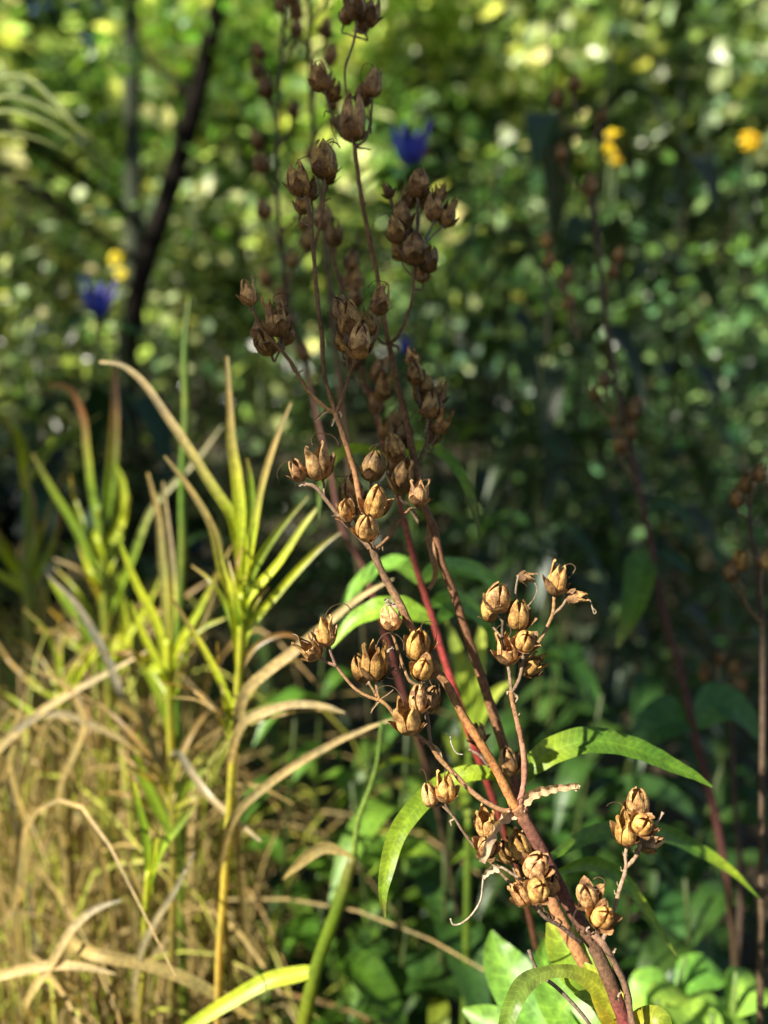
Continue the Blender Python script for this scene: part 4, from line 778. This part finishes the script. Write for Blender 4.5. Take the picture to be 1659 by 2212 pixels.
# tall thin green stalk
K = Stalk('grass_stalk', lambda y: .40, (384, 2240), 'single thin bright green upright stalk rising above the sedge', None)
K.root['category'] = 'grass'; K.root.pop('group', None) if 'group' in K.root else None
P = [K.root.location - Vector((0, 0, .02))] + [K.pt(p) for p in ((386, 1800), (384, 1400), (395, 1200), (393, 1040), (402, 884), (399, 760), (410, 640))]
add('stem', tube(P, [px(q, .4)/2 for q in (18, 18, 17, 19, 15, 17, 13, 6)], [(.14, .2, .03), (.14, .22, .03), (.10, .2, .025), (.18, .24, .04), (.12, .25, .03), (.2, .28, .05), (.14, .26, .04), (.2, .26, .06)], 7, 5, .06), M_BLADE, K.root)
K.leaf([(387, 1700), (360, 1560), (330, 1480), (300, 1430)], 16, GG, None, 'blade', .4, M_BLADE)
# thick green stalk low centre
K = Stalk('grass_stalk', lambda y: .285, (640, 2280), 'thick yellow green jointed stalk at the bottom centre', None)
K.root['category'] = 'grass'
P = [K.root.location - Vector((0, 0, .02)), K.pt((630, 2330))] + [K.pt(p) for p in ((655, 2212), (686, 2081), (733, 1951), (764, 1847))]
add('stem', tube(P, [px(q, .285)/2 for q in (28, 30, 31, 30, 28, 23)], [(.16, .15, .03), (.16, .17, .02), (.18, .22, .02), (.14, .21, .02), (.13, .20, .02), (.20, .20, .06)], 9, 5, .05), M_BLADE, K.root)
K.limb('upper_stem', [(764, 1850), (775, 1768), (800, 1700), (816, 1640), (824, 1560)], [15, 9], ((.15, .22, .03), (.10, .18, .03)))
K.leaf([(762, 1850), (700, 1830), (640, 1870), (610, 1900)], 26, STRAW, None, 'blade', .3, M_STRAW); K.leaf([(690, 2092), (664, 2100), (577, 2120), (504, 2159), (417, 2214), (360, 2260)], 36, [GG, YG, YG, YG, YG, YG], (.2, -.6, .8), 'blade', .25, M_BLADE, .05, [10, 26, 32, 30, 26, 20])
K.leaf([(770, 1780), (800, 1690, .02), (860, 1640, .04), (900, 1650, .05)], 22, (.16, .26, .04), None, 'blade', .3, M_BLADE)

# dry blades one can tell apart, in clumps
def clump(label, d, base, specs):
    K = Stalk('dry_grass_clump', lambda y: d, base, label, None); K.root['category'] = 'grass'; rt = K.root.location
    for pts, w, c0, c1 in specs:
        k = len(pts); C = [lerp(c0, c1, i/(k - 1)) for i in range(k)]; P = [K.pt(p) for p in pts]
        t0 = (P[0] - P[1]).normalized(); h = (P[0] - P[1]).length; p1 = P[0] + t0*h*.8 - Vector((0, 0, h*.5)) + FWD*.02
        p2 = p1 + t0*h*.3 - Vector((0, 0, p1.z*.5)) + FWD*.03; b = Vector((p2.x*.85 + rt.x*.15, p2.y*.85 + rt.y*.15, -.01)); P = [b, p2, p1] + P
        W = [px(w, d)*.6, px(w, d)*.8, px(w, d)*.9] + [px(w, d)*(1 - .85*max(0, (i/(k - 1) - .4)/.6)**2) for i in range(k)]
        add('blade', blade(P, W, [c0, c0, c0] + C, (random.uniform(-.3, .3), -1, random.uniform(.2, .8)), 6, .22, .12), M_STRAW, K.root)
clump('dry grass clump with pale straw blades arching towards the capsules', .285, (430, 2300), [
  ([(500, 1720, .03), (510, 1590, .015), (532, 1494, .005), (580, 1448), (640, 1402), (700, 1352), (780, 1288), (850, 1250)], 24, STRAW, PALE),
  ([(494, 1690, .02), (504, 1610, .01), (530, 1558, .005), (577, 1536), (629, 1522), (707, 1527), (745, 1540)], 20, STRAW, PALE),
  ([(474, 1930, .02), (486, 1820, .01), (520, 1746), (603, 1676), (707, 1612), (780, 1578), (850, 1552)], 19, OCH, PALE)])
s2.bl([(366, 1640), (376, 1622, -.01), (400, 1650, -.03), (447, 1716, -.045), (504, 1769, -.05), (563, 1818, -.055)], 17, GREYS, PALE, .6, (.6, -1, .6))
clump('dry grass clump with a straw blade lying along the bottom edge', .30, (230, 2380), [
  ([(200, 2060), (327, 2086), (421, 2123), (500, 2170), (570, 2216)], 24, STRAW, OCH), ([(-60, 2125), (0, 2107), (104, 2086), (180, 2088), (250, 2104)], 20, STRAW, PALE),
  ([(60, 2160), (115, 2076), (160, 2003), (205, 1965), (262, 1944)], 20, STRAW, GREYS), ([(300, 2220), (290, 2130), (310, 2040), (380, 1920), (420, 1840)], 16, OCH, GREYS)])
clump('tangled dry grass clump at the left edge', .36, (60, 2300), [
  ([(-20, 1640), (60, 1560), (130, 1510), (220, 1460), (330, 1400)], 18, STRAW, PALE), ([(40, 2000), (60, 1800), (20, 1640), (60, 1480)], 15, OCH, STRAW), ([(130, 1700), (180, 1560), (140, 1480), (60, 1440)], 15, STRAW, STRAW),
  ([(30, 1580), (110, 1540), (230, 1580), (340, 1650)], 15, GREYS, STRAW), ([(262, 1500), (240, 1440), (210, 1380), (160, 1300), (100, 1240)], 17, GREYS, GREYS)])
# the uncounted mass of dead grass
def dead_grass():
    r0 = random.Random(77); parts = []
    for i in range(1700):
        d = r0.uniform(.38, .9); x = r0.uniform(-60, 500) if i % 5 else r0.uniform(-100, 620); y = r0.uniform(1500, 2400)
        if x > 480 and y < 1750: continue
        b = S(x, y, d); b.z = 0; h = r0.uniform(.18, .48)*(.75 if x > 450 else 1); a = r0.uniform(0, 6.28)
        if i % 3 == 0: h = r0.uniform(.34, .58)*(.8 if x > 380 else 1)
        q = r0.uniform(.03, .5 if i % 3 else .22)*h; hook = r0.uniform(0, .3)*h
        P = [b, b + Vector((math.cos(a)*q*.15, math.sin(a)*q*.15, h*.5)), b + Vector((math.cos(a)*q*.5, math.sin(a)*q*.5, h*.9)), b + Vector((math.cos(a)*q, math.sin(a)*q, h - hook*.3)), b + Vector((math.cos(a)*q*1.5, math.sin(a)*q*1.5, h - hook))]
        wd = r0.uniform(.0011, .0032); c0 = lerp(OCH, STRAW, r0.random()); c1 = lerp(STRAW, lerp(PALE, BRN, r0.random()), r0.random())
        if r0.random() < .36: c0 = lerp(c0, GG, .8); c1 = lerp(c1, YG, .5)
        parts.append(blade(P, [wd*.7, wd, wd, wd*.7, wd*.2], [lerp(c0, c1, k/4) for k in range(5)], (r0.uniform(-.5, .5), -1, r0.uniform(0, .8)), 3, .4, .1))
    o = add('dead_grass', merge(parts), M_STRAW, None, kind='stuff'); props(o, 'tangle of dead straw coloured grass at bottom left', 'grass')
dead_grass()
# thin arching pale blades upper left
K = Stalk('grass_tuft', lambda y: .5, (-330, 900), 'tuft of pale arching blades at the upper left edge', None); K.root['category'] = 'grass'
for pts, w in (([(-300, 700), (-200, 330), (-60, 190), (45, 165), (110, 215), (160, 275), (222, 338)], 22), ([(-310, 720), (-230, 400), (-100, 250), (20, 208), (110, 240), (200, 300), (252, 350)], 18), ([(-320, 740), (-240, 440), (-120, 290), (10, 240), (90, 262), (170, 310), (232, 362)], 18), ([(-330, 760), (-250, 480), (-120, 340), (0, 290), (80, 300), (150, 335), (190, 370)], 15)):
    P = [K.root.location - Vector((0, 0, .01))] + [K.pt(p) for p in pts]
    add('blade', blade(P, [px(w*.55*q, .5) for q in (.6, .8, 1, 1, 1, .9, .7, .2)], (.24, .30, .07), (.1, -1, .4), 6, .3), M_BLADE, K.root)

# ================================================================== HERBS, FLOWERS, GROUND COVER
HG = 'leafy herbs in the shade'
def herb(x, y, d, top, label, n=7, leafL=.07, w=.022, col=G3, lean=(0, 0), stemc=(.06, .09, .03), seed=0, droop=.5, group=HG, name='leafy_herb', phase=None):
    """upright herb with opposite leaves: top of the stem at frame (x, y) depth d, rooted on the ground"""
    r0 = random.Random(seed*13 + int(x)); T = S(x, y, d); b = Vector((T.x + lean[0], T.y + lean[1], 0)); t = thing(name, b, label, 'plant', group)
    m = b.lerp(T, .55) + Vector((r0.uniform(-.02, .02), r0.uniform(-.02, .02), 0)); C = spline([b - Vector((0, 0, .02)), b.lerp(T, .3), m, T], 8)
    add('stem', tube([b - Vector((0, 0, .02)), b.lerp(T, .3), m, T], [.0028, .0025, .002, .0012], stemc, 6, 5, .05), M_LEAF, t)
    N = len(C); a = r0.uniform(0, 3.14) if phase is None else phase
    for i in range(n):
        q = (i + .6)/n*(1 - .02) ; q = (1 - top) + top*q; p = Vector(C[min(N - 1, int(q*(N - 1)))]); a += 1.57 + r0.uniform(-.3, .3)
        for sgn in (0, math.pi):
            an = a + sgn; L = leafL*r0.uniform(.7, 1.2)*(1.1 - .4*q); dr = droop*r0.uniform(.3, 1.4); o = Vector((math.cos(an), math.sin(an), 0)); up = Vector((0, 0, 1))
            pts = [p, p + o*L*.3 + up*L*.18, p + o*L*.62 + up*L*(.2 - dr*.3), p + o*L*.95 + up*L*(.05 - dr*.8)]
            k = r0.uniform(.75, 1.3); c = (col[0]*k*r0.uniform(.85, 1.25), col[1]*k, col[2]*k)
            add('leaf', blade(pts, [w*.25, w, w*.85, w*.06], c, up + o*.2, 4, .3, .1), M_LEAF, t)
    return t
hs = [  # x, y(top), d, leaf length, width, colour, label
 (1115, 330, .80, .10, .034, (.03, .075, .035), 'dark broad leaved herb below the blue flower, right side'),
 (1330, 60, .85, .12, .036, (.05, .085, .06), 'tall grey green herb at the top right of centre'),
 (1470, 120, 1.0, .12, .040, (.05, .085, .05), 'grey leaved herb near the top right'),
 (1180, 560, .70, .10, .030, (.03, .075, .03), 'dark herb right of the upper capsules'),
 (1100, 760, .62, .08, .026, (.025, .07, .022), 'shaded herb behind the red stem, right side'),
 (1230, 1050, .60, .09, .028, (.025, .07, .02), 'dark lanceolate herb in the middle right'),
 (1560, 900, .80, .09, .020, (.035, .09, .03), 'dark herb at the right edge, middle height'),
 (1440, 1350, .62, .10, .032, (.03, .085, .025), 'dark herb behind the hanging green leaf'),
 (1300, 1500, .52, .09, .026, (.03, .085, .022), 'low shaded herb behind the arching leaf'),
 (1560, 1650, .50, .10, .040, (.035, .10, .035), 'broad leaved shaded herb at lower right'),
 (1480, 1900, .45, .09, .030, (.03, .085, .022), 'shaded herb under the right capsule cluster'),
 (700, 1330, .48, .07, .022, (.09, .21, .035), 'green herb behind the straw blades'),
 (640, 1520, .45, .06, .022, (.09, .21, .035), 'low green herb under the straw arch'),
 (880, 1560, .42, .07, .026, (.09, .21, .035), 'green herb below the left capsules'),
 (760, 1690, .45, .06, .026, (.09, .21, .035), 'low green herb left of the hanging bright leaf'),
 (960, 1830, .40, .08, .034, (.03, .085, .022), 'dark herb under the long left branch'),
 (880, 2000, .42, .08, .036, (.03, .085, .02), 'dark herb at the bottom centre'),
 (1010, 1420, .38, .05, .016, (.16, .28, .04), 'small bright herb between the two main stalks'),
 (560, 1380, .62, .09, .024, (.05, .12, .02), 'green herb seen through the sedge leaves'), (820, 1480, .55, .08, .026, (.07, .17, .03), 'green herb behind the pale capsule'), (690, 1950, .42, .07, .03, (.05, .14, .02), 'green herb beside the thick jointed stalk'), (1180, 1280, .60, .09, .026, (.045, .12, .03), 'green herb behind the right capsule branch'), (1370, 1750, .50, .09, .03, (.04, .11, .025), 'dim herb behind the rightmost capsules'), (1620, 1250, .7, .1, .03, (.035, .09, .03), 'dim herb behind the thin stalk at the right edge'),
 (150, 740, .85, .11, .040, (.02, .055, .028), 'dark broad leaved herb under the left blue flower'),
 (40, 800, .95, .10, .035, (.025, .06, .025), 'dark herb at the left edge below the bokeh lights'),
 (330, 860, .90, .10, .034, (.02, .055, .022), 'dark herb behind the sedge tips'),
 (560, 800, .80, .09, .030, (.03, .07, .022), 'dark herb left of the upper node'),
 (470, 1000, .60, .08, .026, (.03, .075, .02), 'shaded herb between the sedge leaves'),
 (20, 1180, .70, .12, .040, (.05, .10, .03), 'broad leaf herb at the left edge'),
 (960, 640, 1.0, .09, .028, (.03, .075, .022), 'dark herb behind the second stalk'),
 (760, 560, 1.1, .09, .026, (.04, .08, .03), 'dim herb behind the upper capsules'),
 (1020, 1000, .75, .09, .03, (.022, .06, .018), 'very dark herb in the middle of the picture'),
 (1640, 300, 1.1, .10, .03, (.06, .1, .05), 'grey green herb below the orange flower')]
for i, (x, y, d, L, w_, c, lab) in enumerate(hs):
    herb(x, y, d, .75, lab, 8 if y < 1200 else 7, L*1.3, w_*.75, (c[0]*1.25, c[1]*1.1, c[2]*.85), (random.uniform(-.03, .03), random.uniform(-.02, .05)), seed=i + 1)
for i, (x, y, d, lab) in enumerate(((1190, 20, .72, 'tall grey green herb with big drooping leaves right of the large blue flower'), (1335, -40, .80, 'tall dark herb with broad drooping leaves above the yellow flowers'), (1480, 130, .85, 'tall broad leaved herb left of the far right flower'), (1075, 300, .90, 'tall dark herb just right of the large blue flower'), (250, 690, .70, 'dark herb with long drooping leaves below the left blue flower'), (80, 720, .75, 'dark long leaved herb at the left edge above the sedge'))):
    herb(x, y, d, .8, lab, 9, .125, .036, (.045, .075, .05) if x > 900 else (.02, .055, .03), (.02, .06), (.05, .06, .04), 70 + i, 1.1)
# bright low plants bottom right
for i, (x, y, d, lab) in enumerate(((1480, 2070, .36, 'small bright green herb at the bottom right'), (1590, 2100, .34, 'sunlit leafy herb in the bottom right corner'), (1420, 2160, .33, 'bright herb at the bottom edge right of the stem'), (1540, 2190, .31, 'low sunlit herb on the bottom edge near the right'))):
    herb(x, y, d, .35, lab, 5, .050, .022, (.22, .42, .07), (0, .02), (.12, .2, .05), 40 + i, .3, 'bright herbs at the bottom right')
# single big shaded leaves low centre
# flowers
def gentian(x, y, d, size, label, seed):
    r0 = random.Random(seed); c = S(x, y, d); b = Vector((c.x + .02, c.y + .03, 0)); t = thing('blue_flower', b, label, 'flower'); up = Vector((r0.uniform(-.1, .1), -.1, 1)).normalized()
    add('stem', tube([b - Vector((0, 0, .02)), b.lerp(c, .6), c - up*size*.3], [.0025, .0022, .002], (.06, .11, .03), 6, 5), M_LEAF, t)
    e1 = up.orthogonal().normalized(); e2 = up.cross(e1); base = c - up*size*.5
    for k in range(9):
        a = k*2*math.pi/9 + .3; o = e1*math.cos(a) + e2*math.sin(a); col = (.075*r0.uniform(.6, 1.6), .085*r0.uniform(.6, 1.6), .62*r0.uniform(.7, 1.1))
        pts = [base, base + o*size*.22 + up*size*.3, base + o*size*.34 + up*size*.62, base + o*size*(.50 + r0.uniform(-.12, .14)) + up*size*(.95 + r0.uniform(-.3, .25))]
        add('petal', blade(pts, [size*.1, size*.24, size*.24, size*.02], [(.10, .10, .4), col, col, (.04, .045, .36)], -o, 5, -.3), M_PETAL, t)
    for k in range(4):
        a = k*1.57 + .5; o = e1*math.cos(a) + e2*math.sin(a); p = base - up*.004
        add('leaf', blade([p, p + o*size*.5 + up*size*.1, p + o*size*1.0 - up*size*.05, p + o*size*1.4 - up*size*.3], [.004, .018, .014, .001], (.03, .09, .03), up, 4), M_LEAF, t)
gentian(885, 315, .62, .040, 'large deep blue flower right of the topmost capsules', 1)
gentian(212, 648, .80, .044, 'deep blue flower on the left under the dark trunk', 2)
gentian(876, 745, .75, .022, 'small pale blue flower half hidden behind the second stalk', 3)
def daisy(x, y, d, size, label, seed, col=(.8, .58, .012)):
    r0 = random.Random(seed); c = S(x, y, d); b = Vector((c.x - .02, c.y + .04, 0)); t = thing('yellow_flower', b, label, 'flower')
    add('stem', tube([b - Vector((0, 0, .02)), b.lerp(c, .6), c], [.003, .0025, .002], (.06, .11, .03), 6, 5), M_LEAF, t)
    f = Vector((r0.uniform(-.4, .2), -1, r0.uniform(0, .5))).normalized(); e1 = f.orthogonal().normalized(); e2 = f.cross(e1)
    for k in range(8):
        a = k*2*math.pi/8 + r0.uniform(-.1, .1); o = e1*math.cos(a) + e2*math.sin(a)
        add('petal', blade([c, c + o*size*.3 + f*.003, c + o*size*.55 - f*.004], [size*.12, size*.26, size*.06], col, f, 4, .2), M_PETAL, t)
    add('disc', tube([c - f*.002, c + f*.004, c + f*.008], [size*.14, size*.15, size*.06], (.25, .12, .02), 8, 3), M_PETAL, t)
    return t
daisy(1322, 305, 1.1, .036, 'yellow flower in the upper right, left of the orange one', 4); daisy(1332, 340, 1.15, .028, 'yellow flower hanging just below its twin in the upper right', 5, (.7, .5, .02))
daisy(1622, 303, 1.2, .038, 'orange yellow flower at the right edge', 6, (.8, .52, .01)); daisy(250, 560, 1.5, .034, 'bright yellow flower above the left blue flower', 7, (.8, .66, .02)); daisy(262, 592, 1.45, .028, 'lower yellow flower touching the left blue flower', 8, (.8, .66, .02))
# ground cover, uncounted
def cover():
    n = 14000; p = np.stack([rng.uniform(-1.6, 1.8, n), rng.uniform(.25, 3.2, n), rng.uniform(0, .10, n)], -1)
    p[:, 2] += rng.random(n)*.12*np.clip(p[:, 0] + .6, .15, 1)
    d = rand_unit(n); d[:, 2] = np.abs(d[:, 2])*.5; d /= np.linalg.norm(d, axis=1)[:, None]; nr = np.array([0, -.2, 1]) + rng.normal(size=(n, 3))*.5
    o = add('ground_cover', scatter(p, rng.uniform(.02, .055, n), rng.uniform(.007, .016, n), leafcols(n, (.024, .065, .014), .5), dirs=d, nrm=nr), M_FOL, None, False, 'stuff')
    props(o, 'low green leaves covering the soil between the stems', 'ground cover')
cover()
